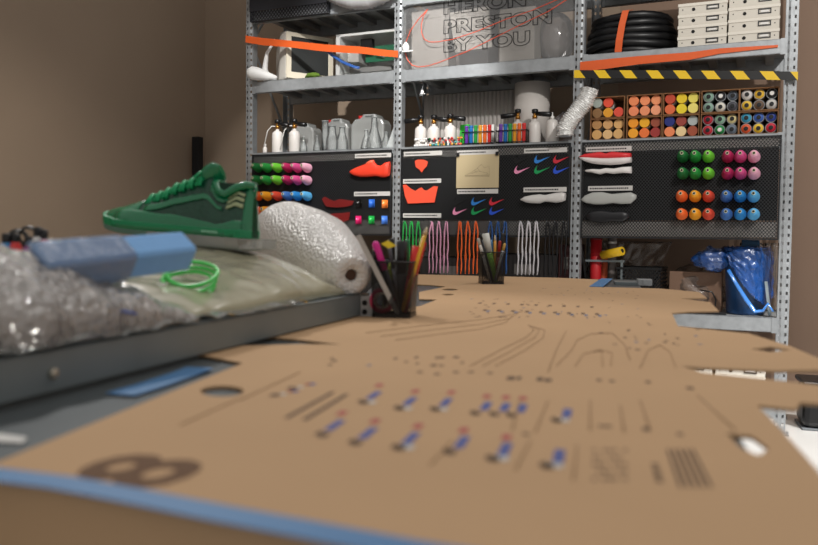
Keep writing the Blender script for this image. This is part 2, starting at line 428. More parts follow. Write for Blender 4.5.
def loft_side(name, outline_top, outline_bot, dep, half, m, parent, nseg=12):
    """rounded body from a side outline: (px) top and bottom samples of equal length"""
    A = [S(x, y, dep) for x, y in outline_top]; B = [S(x, y, dep) for x, y in outline_bot]
    mb = MB(); vs = []; n = len(A)
    for (s0, z0), (s1, z1) in zip(A, B):
        cx, cz = (s0 + s1) / 2, (z0 + z1) / 2; hx, hz = (s0 - s1) / 2, (z0 - z1) / 2
        for k in range(nseg):
            a = 2 * math.pi * k / nseg; c, q = math.cos(a), math.sin(a)
            c = math.copysign(abs(c) ** .8, c); q = math.copysign(abs(q) ** .8, q)
            vs.append((cx + hx * c, q * half, cz + hz * c))
    fs = [(i * nseg + k, i * nseg + (k + 1) % nseg, (i + 1) * nseg + (k + 1) % nseg, (i + 1) * nseg + k) for i in range(n - 1) for k in range(nseg)]
    mb.add(vs, fs, True); mb.f += [tuple(reversed(range(nseg))), tuple((n - 1) * nseg + k for k in range(nseg))]; mb.sm += [False, False]
    o = mb.build(name, m, parent); return o
RED = mat('red_orange_fabric', '#ee3e22', .55, 0, .1, 20, .3, 150)
def shoe_thing(name, lab, cat, px, py, dep):
    s, z = S(px, py, dep); return rackthing(name, lab, cat, 0, dep, 0), s, z
t = rackthing('shoe_upper', 'red-orange fabric shoe upper hanging on the left pegboard', 'shoe upper', 0, -.035, 0)
loft_side('upper', [(350.5, 171), (354, 168.5), (360, 166), (366, 163.8), (371, 161.8), (374, 161), (377, 165), (381, 165.5), (385, 162.5), (390, 161.5)],
          [(350.8, 173.5), (354, 175.6), (360, 177), (366, 177), (371, 176.6), (374, 176.3), (377, 176.2), (381, 177.2), (385, 177.5), (389, 176)], -.035, .016, RED, t)
loft_side('tongue', [(366, 163), (370, 160.4), (373.5, 159.8)], [(366.5, 166), (371, 164), (374, 163)], -.035, .012, mat('coral', '#ff6a4a', .5), t)
# dark red mesh shapes
DR = perforated('dark_red_mesh', '#8a1d1c', .008, .28, .5, 0)
flat_shape('mesh_cutout', [(322, 199), (325, 196.5), (329, 199), (334, 201), (340, 199), (347, 200), (354, 201), (352, 205), (345, 207), (335, 207.5), (326, 206.5)], -.03, .003, DR,
           'dark red mesh cut-out, upper of two beside the colour chips', 'cut-out', 'dark red mesh panels on the left pegboard')
flat_shape('mesh_cutout', [(320, 221), (325, 216), (332, 213.5), (342, 213), (350, 212), (349, 220), (341, 222.5), (330, 223.5)], -.03, .003, DR,
           'dark red mesh cut-out, lower of two beside the colour chips', 'cut-out', 'dark red mesh panels on the left pegboard')
for nm, hx, x, y in (('black', '#0a0a0a', 359.5, 203.5), ('blue', '#2f6fd8', 372.3, 203.5), ('orange', '#ff8a3c', 385.3, 204), ('magenta', '#e0226e', 359, 220), ('green', '#1fb04a', 372, 220), ('light blue', '#4f86e6', 385, 220)):
    s, z = S(x, y, -.02); o = MB().tube([(-.018, -.012, 0), (.018, -.012, 0)], .02, 10, flat=.5).build('colour_chip', mat('chip_' + nm.replace(' ', '_'), hx, .2, .1))
    o.rotation_euler = (0, 0, 0)
    q = MB(); q.add([(u, -.012 + .012 * math.cos(u * 85), v) for v in (-.026, .026) for u in (-.02, -.012, -.005, .005, .012, .02)], [(i, i + 1, i + 7, i + 6) for i in range(5)], True)
    bpy.data.objects.remove(o)
    o = q.build('colour_chip', MATS['chip_' + nm.replace(' ', '_')], None, 0, False, .003)
    place(o, s, -.016, z); tag(o, '%s glossy curved colour chip on the left pegboard' % nm, 'colour chip', 'glossy colour chips on the left pegboard')
OR = mat('orange_red_film', '#f0553a', .4, 0, .06)
flat_shape('fabric_patch', [(415, 161), (418, 159.5), (424, 159.8), (428, 161.5), (426.8, 166.5), (423.6, 169.5), (421.8, 172.5), (419.5, 169.5), (415.8, 167)], -.022, .004, OR,
           'small orange mask-shaped patch at the top left of the middle pegboard', 'patch')
flat_shape('fabric_patch', [(403, 185), (406, 184.5), (411.5, 189), (415.5, 191), (419, 188.5), (421.5, 187.5), (424, 190), (427, 190.5), (434, 186), (438, 186.5), (434.5, 202.5), (408, 203.5), (405, 196)], -.022, .004, OR,
           'orange crown-shaped patch on the middle pegboard', 'patch')
# drawing sheet
(a, zt), (c, zb) = S(456.5, 155.5, -.02), S(498.5, 186.8, -.02)
t = rackthing('drawing_sheet', 'cream sheet with a faint shoe drawing clipped to the middle pegboard', 'drawing', (a + c) / 2, -.017, (zt + zb) / 2)
w2, h2 = (c - a) / 2, (zt - zb) / 2 + .004
MB().box((-w2, -.002, -h2), (w2, 0, h2)).build('paper', mat('cream_paper', '#bdac88', .8, 0, .04), t)
b = MB()
def shoe_lines(k):
    return [[(-.09 * k, -.03 * k), (-.05 * k, -.012 * k), (0, .02 * k), (.03 * k, .045 * k), (.05 * k, .02 * k), (.085 * k, .03 * k), (.09 * k, -.03 * k), (-.09 * k, -.03 * k)],
            [(-.09 * k, -.035 * k), (.09 * k, -.038 * k)], [(-.05 * k, -.02 * k), (0, .0), (.05 * k, -.01 * k), (.08 * k, -.02 * k)], [(-.02 * k, .005 * k), (-.005 * k, -.015 * k)], [(.0, .02 * k), (.02 * k, -.005 * k)]]
for ln in shoe_lines(.85): b.tube([(x, -.0024, z) for x, z in ln], .0009, 4)
b.build('pencil_drawing', mat('pencil_grey', '#8d8068', .8), t)
for sx in (-1, 1): MB().box((sx * w2 * .92 - .008, -.012, h2 - .012), (sx * w2 * .92 + .008, .002, h2 + .01)).build('clip', BLACKP, t)
# white shoe form
t = rackthing('shoe_form', 'white moulded shoe form below the caption strip on the middle pegboard', 'shoe form', 0, -.04, 0)
loft_side('shell', [(521.3, 199), (525, 196.5), (532, 195), (540, 194.3), (545, 195), (550, 194), (556, 192.8), (562, 192.3), (565.5, 193)],
          [(521.6, 200.5), (526, 202.5), (532, 203.2), (540, 203.5), (545, 201.6), (550, 202), (556, 202.8), (562, 202), (565, 200.5)], -.04, .022, mat('white_rubber', '#cfccc9', .4, 0, .1, 30), t)
# right board: red/white shoe, white strip, grey sole, black sole
t = rackthing('shoe_sole', 'white shoe sole with a red and pink upper edge on the right pegboard', 'shoe sole', 0, -.04, 0, 'soles hung on the right pegboard')
loft_side('midsole', [(580, 157.5), (585, 157), (592, 157.5), (600, 158), (610, 158), (620, 157.5), (631.5, 157)], [(580.5, 159), (585, 161.5), (592, 163.5), (600, 164.5), (610, 165), (620, 164.5), (631, 162.5)], -.04, .03, mat('sole_white', '#ddd6d4', .4), t)
loft_side('upper_edge', [(580, 156.5), (585, 154), (592, 153), (600, 151.8), (606, 153.5), (612, 151.5), (622, 152.5), (631, 153)], [(580.3, 158), (585, 158.5), (592, 158.8), (600, 159), (606, 159), (612, 159), (622, 158.5), (631, 158)], -.04, .026, mat('sole_red', '#d82e34', .4), t)
o = rackthing('shoe_sole', 'thin white shoe sole plate under the red and white sole on the right pegboard', 'shoe sole', 0, -.03, 0, 'soles hung on the right pegboard')
loft_side('plate', [(585.5, 170), (592, 169), (600, 169.3), (606, 168), (614, 168.5), (622, 167), (631.5, 166.5)], [(586, 172), (592, 172.5), (600, 174.5), (606, 173), (614, 174), (622, 173), (631.5, 173.5)], -.03, .02, mat('plate_white', '#e2dedb', .4), o)
o = rackthing('shoe_sole', 'pale grey clear shoe sole seen from below on the right pegboard', 'shoe sole', 0, -.035, 0, 'soles hung on the right pegboard')
loft_side('outsole', [(581.5, 199), (585, 195.5), (592, 192.5), (602, 192), (612, 194), (622, 193), (631, 192.3), (636.5, 195)], [(582, 201), (586, 203), (594, 204.5), (604, 204.5), (613, 203.2), (622, 204.2), (631, 203.6), (636, 199)], -.035, .012, mat('sole_grey', '#a9aaa6', .35), o)
loft_side('inlay', [(588, 199), (592, 196.5), (598, 195.8), (605, 197.5), (608, 199)], [(588.3, 200), (592, 202), (598, 202.4), (605, 201.2), (607.5, 199.8)], -.047, .003, mat('sole_cream', '#d8d2c4', .4), o)
o = rackthing('shoe_sole', 'black shoe sole hanging lowest on the right pegboard', 'shoe sole', 0, -.035, 0, 'soles hung on the right pegboard')
loft_side('outsole', [(586, 215), (592, 211), (602, 210), (612, 212), (622, 211), (629, 213)], [(586, 218), (593, 222), (602, 223), (612, 221), (622, 222), (629, 218)], -.035, .012, mat('sole_black', '#16161a', .4), o)

# laces
LC = [('green', '#1fae4a', (405, 411.5, 418.5), 262), ('pink', '#dfa0bc', (431.7, 439, 446.4), 273), ('orange', '#ff6a2a', (460, 468, 476), 274), ('navy blue', '#1f4f8c', (490.5, 498, 505), 274), ('white', '#d4d0d4', (520.7, 528.6, 536.5), 275), ('black', '#0c0c10', (547.7, 555.5, 564), 276)]
for nm, hx, xs, yb in LC:
    for k, x in enumerate(xs):
        s, z = S(x, 222, -.03); s2, z2 = S(x, yb, -.03); L = z - z2
        pos = ('left', 'middle', 'right')[k]
        o = rackthing('shoelace', '%s shoelace, %s one of three %s laces hanging under the middle pegboard' % (nm, pos, nm), 'shoelace', s, -.03, z, 'shoelaces hanging under the middle pegboard')
        b = MB(); rnd = random.Random(k * 7 + len(nm)); n = 14
        for j in (-1, 1):
            for q in (0, 1):
                ph = rnd.random() * 6
                pts = [(j * (.003 + .009 * min(1, i / 3)) + q * .004 + .002 * math.sin(ph + i), -.004 - .006 * q + .002 * math.sin(ph + i * 1.7), -L * i / n * (1 - .03 * q)) for i in range(n + 1)]
                b.tube(pts, .0034, 5)
        b.tube([(-.004, -.004, 0), (0, -.012, .004), (.004, -.004, 0)], .0034, 5)
        b.build('cord', mat('lace_' + nm.replace(' ', '_'), hx, .7, 0, .15, 120), o)
        MB().tube([(0, .014, .0), (0, -.02, .0), (0, -.024, .006)], .002, 5).build('hook', GALV, o)

# ================================================================== SHELF 3 things (z 1.555)
Z3 = 1.556; Z2 = 2.031
CANC = {
 (0, 1): [('pale grey', '#a9b4ac'), ('coral red', '#e8533a'), None, ('brown', '#94704a'), ('amber', '#e6a02a'), ('tomato red', '#e2513c')],
 (0, 0): [('tan', '#b98a56'), ('sand', '#d6a56c'), ('pale sand', '#e0b070'), ('beige', '#d8a868'), ('light beige', '#e4bc84'), ('pale ochre', '#dcae70')],
 (1, 1): [('salmon orange', '#ee8a58'), ('apricot', '#f09060'), ('light salmon', '#f09868'), ('coral', '#f08c60'), ('peach', '#ee9468'), ('pale peach', '#f0a078')],
 (1, 0): [('orange', '#f29a22'), ('golden yellow', '#f0ae20'), ('rust brown', '#9a4c34'), ('amber orange', '#f6a828'), ('bright orange', '#f07838'), ('brick red', '#a03430')],
 (2, 1): [('brick red', '#c04428'), ('yellow', '#e8c820'), ('pale yellow', '#e8d860'), ('burnt orange', '#e06a3c'), ('lemon yellow', '#ecd426'), ('cream yellow', '#ecdc74')],
 (2, 0): [('navy blue', '#1c2a78'), ('rust brown', '#9a4034'), ('pale grey', '#aeb6b4'), ('salmon', '#f08a58'), ('cream', '#ecd09a'), ('brown', '#a04c30')],
 (3, 1): [('sage green', '#86a896'), ('black', '#26262a'), ('slate grey', '#5e6672'), ('mint grey', '#88a898'), ('off-white', '#dcd8cc'), ('dark grey', '#4e4e56')],
 (3, 0): [('crimson', '#b42438'), ('sage green', '#8cb49c'), ('cream', '#e4d49a'), ('red', '#c02a3c'), ('green', '#1a8040'), ('slate grey', '#6c7886')],
 (4, 1): [('white', '#dcd8d4'), ('yellow', '#e6b83c'), ('black', '#1e1e22'), ('golden yellow', '#e8c040'), ('brown', '#6a5444'), ('light grey', '#cfccc8')],
 (4, 0): [('turquoise', '#3a9cc0'), ('blue', '#3e64b4'), ('dark blue', '#32489c'), ('orange red', '#dc5c34'), ('yellow', '#ecc43a'), ('red', '#c8263c')]}
colx = [606.5, 643.5, 680.5, 719.5, 758.5]
bw, bh = .094, .118
ordn = ['first', 'second', 'third', 'fourth', 'fifth']
canp = None
for (c, r), cans in CANC.items():
    s, _ = S(colx[c], 118, .0); z = Z3 + r * (bh + .003)
    tilt = .0
    lab = 'brown open cardboard box of cans, %s row, %s from the silver duct' % ('upper' if r else 'lower', ordn[c])
    t = rackthing('cardboard_box', lab, 'cardboard box', s, .02, z, 'cardboard boxes of cans on the right bay')
    b = MB(); th = .004
    b.box((-bw, 0, 0), (bw, .2, th)); b.box((-bw, 0, bh - th), (bw, .2, bh)); b.box((-bw, 0, th), (-bw + th, .2, bh - th)); b.box((bw - th, 0, th), (bw, .2, bh - th)); b.box((-bw + th, .196, th), (bw - th, .2, bh - th))
    b.build('carton', CARDD, t)
    if c == 2: 
        pass
    for k, cc in enumerate(cans):
        if cc is None: continue
        row, cl = (1 - k // 3), k % 3; R_ = .0275
        cx = (cl - 1) * .0595; cz = th + R_ + .0005 + row * (2 * R_ + .001)
        spray = c >= 3
        lab = '%s %s, %s %s in the %s-row box %s from the silver duct' % (cc[0], 'spray can' if spray else 'capped can', 'top' if row else 'bottom', ('left', 'middle', 'right')[cl], 'upper' if r else 'lower', ordn[c])
        m = mat('can_' + cc[0].replace(' ', '_').replace('-', '_') + '_%s' % cc[1][1:], cc[1], .4)
        loc = W(s + cx, .02 + .014 + (k * 37 % 5) * .002, z + cz)
        o = thing('spray_can' if spray else 'capped_can', lab, 'spray can' if spray else 'can', loc, -TH, 'cans in the boxes on the right bay')
        ax = (0, 1, 0)
        if not spray:
            MB().lathe([(.0262, 0), (.0272, .002), (.0272, .03)], ax, (0, 0, 0), 20).build('cap', m, o)
            MB().lathe([(.0255, .03), (.0255, .16)], ax, (0, 0, 0), 16).build('body', WHITEP, o)
        else:
            MB().lathe([(.013, .0), (.02, .004), (.0262, .012), (.0272, .016), (.0272, .16)], ax, (0, 0, 0), 20).build('body', m, o)
            MB().lathe([(.0262, .010), (.0280, .013), (.0280, .016), (.0272, .019)], ax, (0, 0, 0), 20).build('rim', GALV, o)
            MB().lathe([(.0095, -.006), (.011, -.005), (.0115, .004)], ax, (0, 0, 0), 14).build('nozzle', (BLACKP if cc[0] not in ('black', 'green') else WHITEP), o)

# foam bottles with brass gun heads
BRASS = mat('brass', '#b07c3a', .3, .9); BOTW = mat('milky_bottle', '#dad5d0', .35, 0, .05)
def gun_bottle(px, ytop, ybot, flip, label, dep=.05, tube=True, r=None):
    s, z = S(px, ytop, dep); h = z - Z3
    t = rackthing('foam_bottle', label, 'bottle', s, dep, Z3, 'white foam bottles with black spray heads')
    r = .037 if r is None else r; hb = h * .66
    MB().lathe([(r * .95, 0), (r, .004), (r, hb - .03), (r * .9, hb - .014), (r * .6, hb - .004), (.012, hb), (.012, hb + .012)], n=18).build('bottle', BOTW, t)
    hd = MB().lathe([(.015, hb + .012), (.015, hb + .03), (.01, hb + .034), (.01, h - .03), (.014, h - .026)], n=14).build('brass_head', BRASS, t)
    MB().lathe([(.015, h - .026), (.019, h - .022), (.019, h - .004), (.012, h)], n=14).build('knob', BLACKP, hd)
    f = -1 if flip else 1
    MB().tube([(f * .008, 0, hb + .042), (f * .05, -.01, hb + .036), (f * .1, -.02, hb + .03)], [.012, .015, .015], 10).build('foam_barrel', BLACKP, hd)
    if tube: MB().tube([(-f * .012, 0, hb + .03), (-f * .04, -.01, hb + .032), (-f * .07, -.015, hb - .0), (-f * .1, -.02, .02)], .0035, 6).build('hose', WHITEP, t)
    return t
gun_bottle(277.5, 119.5, 152, False, 'white foam bottle with black barrel, leftmost on the left bay shelf')
gun_bottle(294.5, 119, 152, False, 'white foam bottle with black barrel, second from the left post')
gun_bottle(421, 115, 144, True, 'white foam bottle with black barrel beside the second post', tube=False)
gun_bottle(434, 115, 144, False, 'white foam bottle, middle of the three behind the beads', tube=False)
gun_bottle(450.5, 114, 144, False, 'white foam bottle standing left of the green block', tube=False)
gun_bottle(518, 109, 142, True, 'white foam bottle behind the second rack of colour tubes', dep=.14, tube=False)
gun_bottle(535, 109, 142, False, 'white foam bottle in front of the white roll', dep=.08, tube=False)
s, _ = S(552, 140, .06)
t = rackthing('squeeze_bottle', 'plain white squeeze bottle beside the silver duct', 'bottle', s, .06, Z3)
MB().lathe([(.033, 0), (.035, .004), (.035, .11), (.028, .128), (.012, .135)], n=16).build('bottle', BOTW, t)
MB().lathe([(.012, .135), (.012, .15), (.005, .154), (.003, .175)], n=10).build('nozzle', WHITEP, t)
s, _ = S(265, 151, .04)
t = rackthing('dropper_bottle', 'tiny white dropper bottle next to the left post', 'bottle', s, .04, Z3)
MB().lathe([(.014, 0), (.015, .003), (.015, .035), (.007, .045)], n=12).build('bottle', BOTW, t); MB().lathe([(.009, .045), (.009, .06), (.004, .064)], n=10).build('cap', WHITEP, t)

# jerrycans
CAN = film('milky_jerrycan', '#c9ccca', .45, .3, .15, 20)
def jerry(px, dep, wd, h, label, strap=False):
    s, _ = S(px, 150, dep); t = rackthing('jerrycan', label, 'jerrycan', s, dep, Z3, 'milky plastic jerrycans on the left bay')
    w2 = wd / 2
    prof = [(-w2, 0), (w2, 0), (w2, h * .72), (w2 * .85, h * .86), (w2 * .55, h * .88), (w2 * .5, h), (w2 * -.3, h), (-w2 * .36, h * .9), (-w2 * .8, h * .86), (-w2, h * .72)]
    MB().prism(prof, -.06, .06).build('body', CAN, t, .012)
    MB().lathe([(.02, h * .87), (.02, h * .99)], (0, 0, 1), (-w2 * .62, 0, 0), 12).build('cap', mat('red_cap', '#a8201e', .4), t)
    MB().box((w2 * -.1, -.063, h * .91), (w2 * .35, .063, h * .955)).build('handle_slot', mat('slot_grey', '#5d6060', .6), t)
    if strap:
        MB().box((-w2 - .002, -.063, h * .30), (w2 + .002, .063, h * .46)).build('tape_band', mat('orange_tape_band', '#d8602a', .45), t)
jerry(306, .22, .19, .21, 'grey milky jerrycan behind the second foam bottle')
jerry(339, .2, .2, .225, 'milky jerrycan behind the tall clear beakers')
jerry(371, .16, .24, .235, 'milky jerrycan with an orange tape band')

GLASS = film('clear_glass', '#dfe6e6', .16, .05, .1, 20)
GLE = film('glass_edge', '#e8eeee', .55, .08, 0, 20)
def flask(px, dep, prof, name, label, n=18):
    s, _ = S(px, 150, dep); t = rackthing(name, label, name.split('_')[-1], s, dep, Z3, 'clear glassware on the left bay')
    MB().lathe(prof, n=n).build('glass', GLASS, t)
    r, h = prof[-1]; MB().lathe([(r, h), (r + .003, h + .002), (r, h + .004)], n=n).build('lip', GLE, t)
    r, h = prof[0]; MB().lathe([(r * .9, .001), (r * .98, .006), (r * .8, .008)], n=n).build('base', GLE, t)
    return t
spr = [(.024, 0), (.026, .004), (.025, .03), (.014, .06), (.007, .075), (.007, .1)]
flask(303.5, .06, spr, 'spout_bottle', 'small clear spout bottle right of the second foam bottle')
flask(317, .05, spr, 'spout_bottle', 'small clear spout bottle left of the tall clear beakers')
flask(325, .09, [(.022, 0), (.022, .1), (.022, .2)], 'glass_cylinder', 'tall clear measuring cylinder behind the spout bottle')
flask(332, .05, [(.04, 0), (.042, .005), (.04, .07), (.026, .12), (.024, .16)], 'glass_flask', 'clear flask in front of the middle jerrycan')
flask(342, .06, [(.04, 0), (.042, .005), (.038, .06), (.02, .12), (.018, .15)], 'glass_flask', 'clear flask, right one in front of the middle jerrycan')
flask(374, .05, [(.056, 0), (.058, .006), (.05, .05), (.02, .14), (.018, .2)], 'erlenmeyer_flask', 'tall clear conical flask in front of the banded jerrycan')
flask(366, .03, [(.035, 0), (.036, .006), (.03, .03), (.013, .09), (.012, .12)], 'erlenmeyer_flask', 'small clear conical flask left of the tall conical one')
flask(386, .04, [(.035, 0), (.036, .006), (.03, .03), (.013, .08), (.012, .1)], 'erlenmeyer_flask', 'small clear conical flask right of the tall conical one')
o = flat_shape('clear_sheet', [(385, 151), (393, 151), (400, 112), (396, 120), (391, 135)], .02, .003, GLE, 'thin clear sheet leaning on the second post', 'sheet')

# beads heap (stuff nobody could count is avoided: each bead a bead)
bc = [('white', '#e6e4e2'), ('red', '#c02030'), ('black', '#141416'), ('teal', '#3aa0a0'), ('yellow', '#d8a838'), ('green', '#1f5a30'), ('coral', '#e06040')]
rnd = random.Random(3); bp = None; bd = []
for k in range(96):
    nm, hx = bc[0] if k % 48 < 13 else bc[rnd.randrange(7)]
    x = 415 + (k % 48) * .98 + rnd.uniform(-.4, .4); lvl = k // 48 * rnd.choice((1, 1.9, 2.8))
    s, _ = S(x, 144, .01); d_ = .006 + (k % 2) * .002; r = .0075
    z = Z3 + r + lvl * r * 1.75
    o = MB().sphere((0, 0, 0), r, 8).build('bead', mat('bead_' + nm, hx, .3)) if bp is None else None
    if bp is None: bp = o; bp.data.materials[0] = bp.data.materials[0]
    else: o = bp.copy(); COL.objects.link(o)
    setmat(o, mat('bead_' + nm, hx, .3)); place(o, s, d_ + .004, z)
    tag(o, '%s bead heaped in front of the foam bottles in the middle bay' % nm, 'bead', '%s beads in front of the foam bottles' % nm)

# corrugated sheet and white roll
(s0, _), (s1, _) = S(427, 140, .44), S(516, 140, .44)
b = MB(); n = 90; vs = []
for i in range(n + 1):
    x = s0 + (s1 - s0) * i / n; y = .006 * math.sin(i * math.pi * .5 * 1.0)
    ht = .38
    vs += [(x, y, 0), (x, y, ht)]
b.add(vs, [(2 * i, 2 * i + 2, 2 * i + 3, 2 * i + 1) for i in range(n)], True)
o = b.build('corrugated_sheet', mat('white_corrugated', '#c9c3be', .55), None, 0, True, .002); o.location = W(0, .38, Z3); o.rotation_euler = (0, 0, -TH)
tag(o, 'white corrugated plastic sheet standing at the back of the middle bay', 'sheet')
s, _ = S(531.5, 140, .28); t = rackthing('paper_roll', 'large upright white roll at the back of the middle bay', 'roll', s, .28, Z3)
MB().lathe([(.108, 0), (.108, .388)], n=40).build('wound_sheet', mat('white_roll', '#d8d2cc', .6), t)
MB().lathe([(.0, .3885), (.03, .3885), (.03, .3905), (0, .3905)], n=20).build('core', CARDD, t)
# green block, white box
s, _ = S(465.5, 140, .12); o = MB().box((-.03, -.02, 0), (.03, .02, .135)).build('foam_block', mat('green_block', '#22b02c', .5), None, .003); place(o, s, .12, Z3); tag(o, 'bright green block behind the first rack of colour tubes', 'block')
s, _ = S(489, 140, .15); t = rackthing('tissue_box', 'small white box between the two racks of colour tubes', 'box', s, .15, Z3)
MB().box((-.04, -.03, 0), (.04, .03, .13)).build('carton', WHITEP, t, .002); MB().box((-.02, -.031, .06), (.02, -.03, .1)).build('print', mat('pinkprint', '#e0c8c4', .6), t)
# tube racks
TC = [('purple', '#6a3aa0'), ('blue', '#2470b8'), ('green', '#2f9a4a'), ('yellow orange', '#e6a030'), ('orange', '#ee7030'), ('red', '#d83434')]
for gi, (xa, xb, nm) in enumerate(((463, 493, 'left'), (497, 527.5, 'right'))):
    (sa, _), (sb, _) = S(xa, 141, .03), S(xb, 141, .03); wd = sb - sa
    t = rackthing('tube_rack', 'black wire rack holding coloured tubes, %s one of two' % nm, 'tube rack', (sa + sb) / 2, .03, Z3, 'wire racks of colour tubes')
    for zz in (.008, .075):
        b = MB()
        for y in (-.02, .02): b.tube([(-wd / 2, y, zz), (wd / 2, y, zz)], .003, 6)
        for x in (-wd / 2, wd / 2): b.tube([(x, -.02, zz), (x, .02, zz)], .003, 6)
        b.build('rail', BLACKP, t)
    for x in (-wd / 2, wd / 2):
        for y in (-.02, .02): MB().tube([(x, y, 0), (x, y, .08)], .003, 6).build('leg', BLACKP, t)
    for k, (cn, hx) in enumerate(TC):
        x = (sa + sb) / 2 + (k - 2.5) * wd / 6.6
        o = rackthing('colour_tube', '%s tube in the %s wire rack' % (cn, nm), 'tube', x, .03, Z3 + .002, 'coloured tubes in the wire racks')
        MB().lathe([(.004, 0), (.0115, .008), (.0115, .098), (.012, .1)], n=12).build('tube', mat('tube_' + cn.replace(' ', '_'), hx, .25, 0, .05), o)
        MB().lathe([(.012, .1), (.012, .112), (.009, .114)], n=12).build('cap', mat('tubecap_' + cn.replace(' ', '_'), hx, .4), o)
# bag with orange thing
s, _ = S(566, 140, .2); o = thing('plastic_bag', 'clear bag with orange contents beside the silver duct', 'bag', W(s, .2, Z3), -TH)
def blob(r, sc, seed, amp=.25, n=26):
    b = MB(); b.sphere((0, 0, 0), 1, n)
    for i, v in enumerate(b.v):
        d = 1 + amp * noise.noise(v * 2.2 + Vector((seed, 0, 0))) + amp * .4 * noise.noise(v * 6 + Vector((0, seed, 0)))
        b.v[i] = Vector((v.x * d * sc[0] * r, v.y * d * sc[1] * r, v.z * d * sc[2] * r))
    return b
b = blob(.085, (.9, .6, 1.1), 4); b.v = [v + Vector((0, 0, .1)) for v in b.v]; b.build('film', film('clear_bag', '#cfc8c8', .3, .15, .8, 40), o)
b = blob(.05, (1.1, .5, .6), 9); b.v = [v + Vector((.0, 0, .09)) for v in b.v]; b.build('contents', mat('orange_content', '#e0603a', .5), o)
# silver flexible duct
pts = [S(x, y, -.03) for x, y in ((567, 137), (567, 131), (572, 122), (580, 112), (587, 103), (591, 94), (592, 90))]
cc = []
for i in range(len(pts) - 1):
    for k in range(6):
        f = k / 6; cc.append((pts[i][0] * (1 - f) + pts[i + 1][0] * f, 0, pts[i][1] * (1 - f) + pts[i + 1][1] * f))
cc.append((pts[-1][0], 0, pts[-1][1]))
P3 = []; RR = []
for i in range(len(cc) - 1):
    for k in range(4):
        f = k / 4; P3.append(tuple(cc[i][j] * (1 - f) + cc[i + 1][j] * f for j in range(3))); RR.append(.044 + (.004 if k < 2 else -.003) + .003 * noise.noise(Vector((i * .7, k * .9, 0))))
o = rackthing('flexible_duct', 'crinkled silver aluminium duct curving in front of the third post', 'duct', 0, -.085, 0)
b = MB().tube(P3, RR, 26)
b.v = [v + Vector((noise.noise(v * 70), noise.noise(v * 70 + Vector((5, 0, 0))), noise.noise(v * 70 + Vector((0, 9, 0))))) * .006 for v in b.v]
b.build('hose', mat('crinkled_foil', '#f2f2f0', .25, .25, .12, 30, 1.0, 70, voro=True), o)
MB().lathe([(.03, 0), (.034, .0), (.034, .004)], (P3[0][0] - P3[3][0], 0, P3[0][2] - P3[3][2]), P3[0], 16).build('end_ring', GALV, o)

# ================================================================== SHELF 2 things (z 2.03)
# CRT monitor
s, _ = S(298, 80, .1)
t = rackthing('crt_monitor', 'old beige tube monitor with a dark screen on the left bay', 'monitor', s + .03, .19, Z2)
CRT = mat('crt_case', '#c9c5bd', .5, 0, .06); CRTF = mat('crt_bezel', '#dcd3bf', .5)
a = 1.02; Rm = Matrix.Rotation(a, 3, 'Z')
b = MB(); b.box((-.14, -.02, .015), (.24, .02, .335)); 
b2 = MB()
o = MB()
o.box((-.175, -.02, .02), (.175, -.008, .06)); o.box((-.175, -.02, .3), (.175, -.008, .325)); o.box((-.175, -.02, .06), (-.14, -.008, .3)); o.box((.14, -.02, .06), (.175, -.008, .3))
o.v = [Rm @ v for v in o.v]; o.build('bezel', CRTF, t, .003)
o = MB().box((-.14, -.014, .06), (.14, -.006, .3)); o.v = [Rm @ v for v in o.v]; o.build('screen', mat('dark_screen', '#3a3c3c', .15), t)
vs = [(-.175, -.008, .015), (.175, -.008, .015), (.175, -.008, .33), (-.175, -.008, .33), (-.18, .09, .01), (.18, .09, .01), (.17, .09, .345), (-.17, .09, .345), (-.11, .29, .03), (.10, .29, .03), (.10, .29, .27), (-.11, .29, .27)]
o = MB().add([Rm @ Vector(v) for v in vs], [(0, 1, 2, 3), (8, 11, 10, 9), (0, 4, 5, 1), (1, 5, 6, 2), (2, 6, 7, 3), (3, 7, 4, 0), (4, 8, 9, 5), (5, 9, 10, 6), (6, 10, 11, 7), (7, 11, 8, 4)])
o.build('casing', CRT, t, .012)
MB().lathe([(.09, 0), (.1, .004), (.09, .014)], org=(-.07, .08, 0), n=20).build('stand', CRT, t)
# blown-out highlight beside the monitor, modelled as a white solid
pp = [S(x, y, .03) for x, y in ((252, 76), (258, 76.5), (264, 79), (272, 82))]
o = rackthing('glare_bundle', 'blown-out highlight modelled as a white bundle between the left post and the monitor', 'bundle', 0, 0, 0)
b = MB().tube([(pp[0][0] + .025, -.045, Z2 + .05), (pp[0][0] + .05, -.04, Z2 + .052), (pp[0][0] + .09, -.03, Z2 + .045), (pp[0][0] + .15, .0, Z2 + .03), (pp[0][0] + .2, .03, Z2 + .02)], [.03, .045, .043, .028, .014], 14)
b.v = [v + Vector((0, .0, 0)) for v in b.v]; b.build('roll', mat('glare_white', '#f6f6f4', .5), o)
b = MB().tube([(pp[0][0] + .115, .05, Z2 + .01), (pp[0][0] + .09, .05, Z2 + .09), (pp[0][0] + .1, .06, Z2 + .2), (pp[0][0] + .16, .07, Z2 + .29)], [.03, .02, .012, .008], 10); b.build('flap', MATS['glare_white'], o)
s, _ = S(311, 77, .01); b = blob(.03, (1.8, .8, .6), 2, .5, 20); o = b.build('moss_tuft', mat('moss_green', '#5d7a26', .9, 0, .4, 80, 1, 200)); place(o, s, .03, Z2 + .018); tag(o, 'small green moss tuft at the foot of the beige monitor', 'moss')
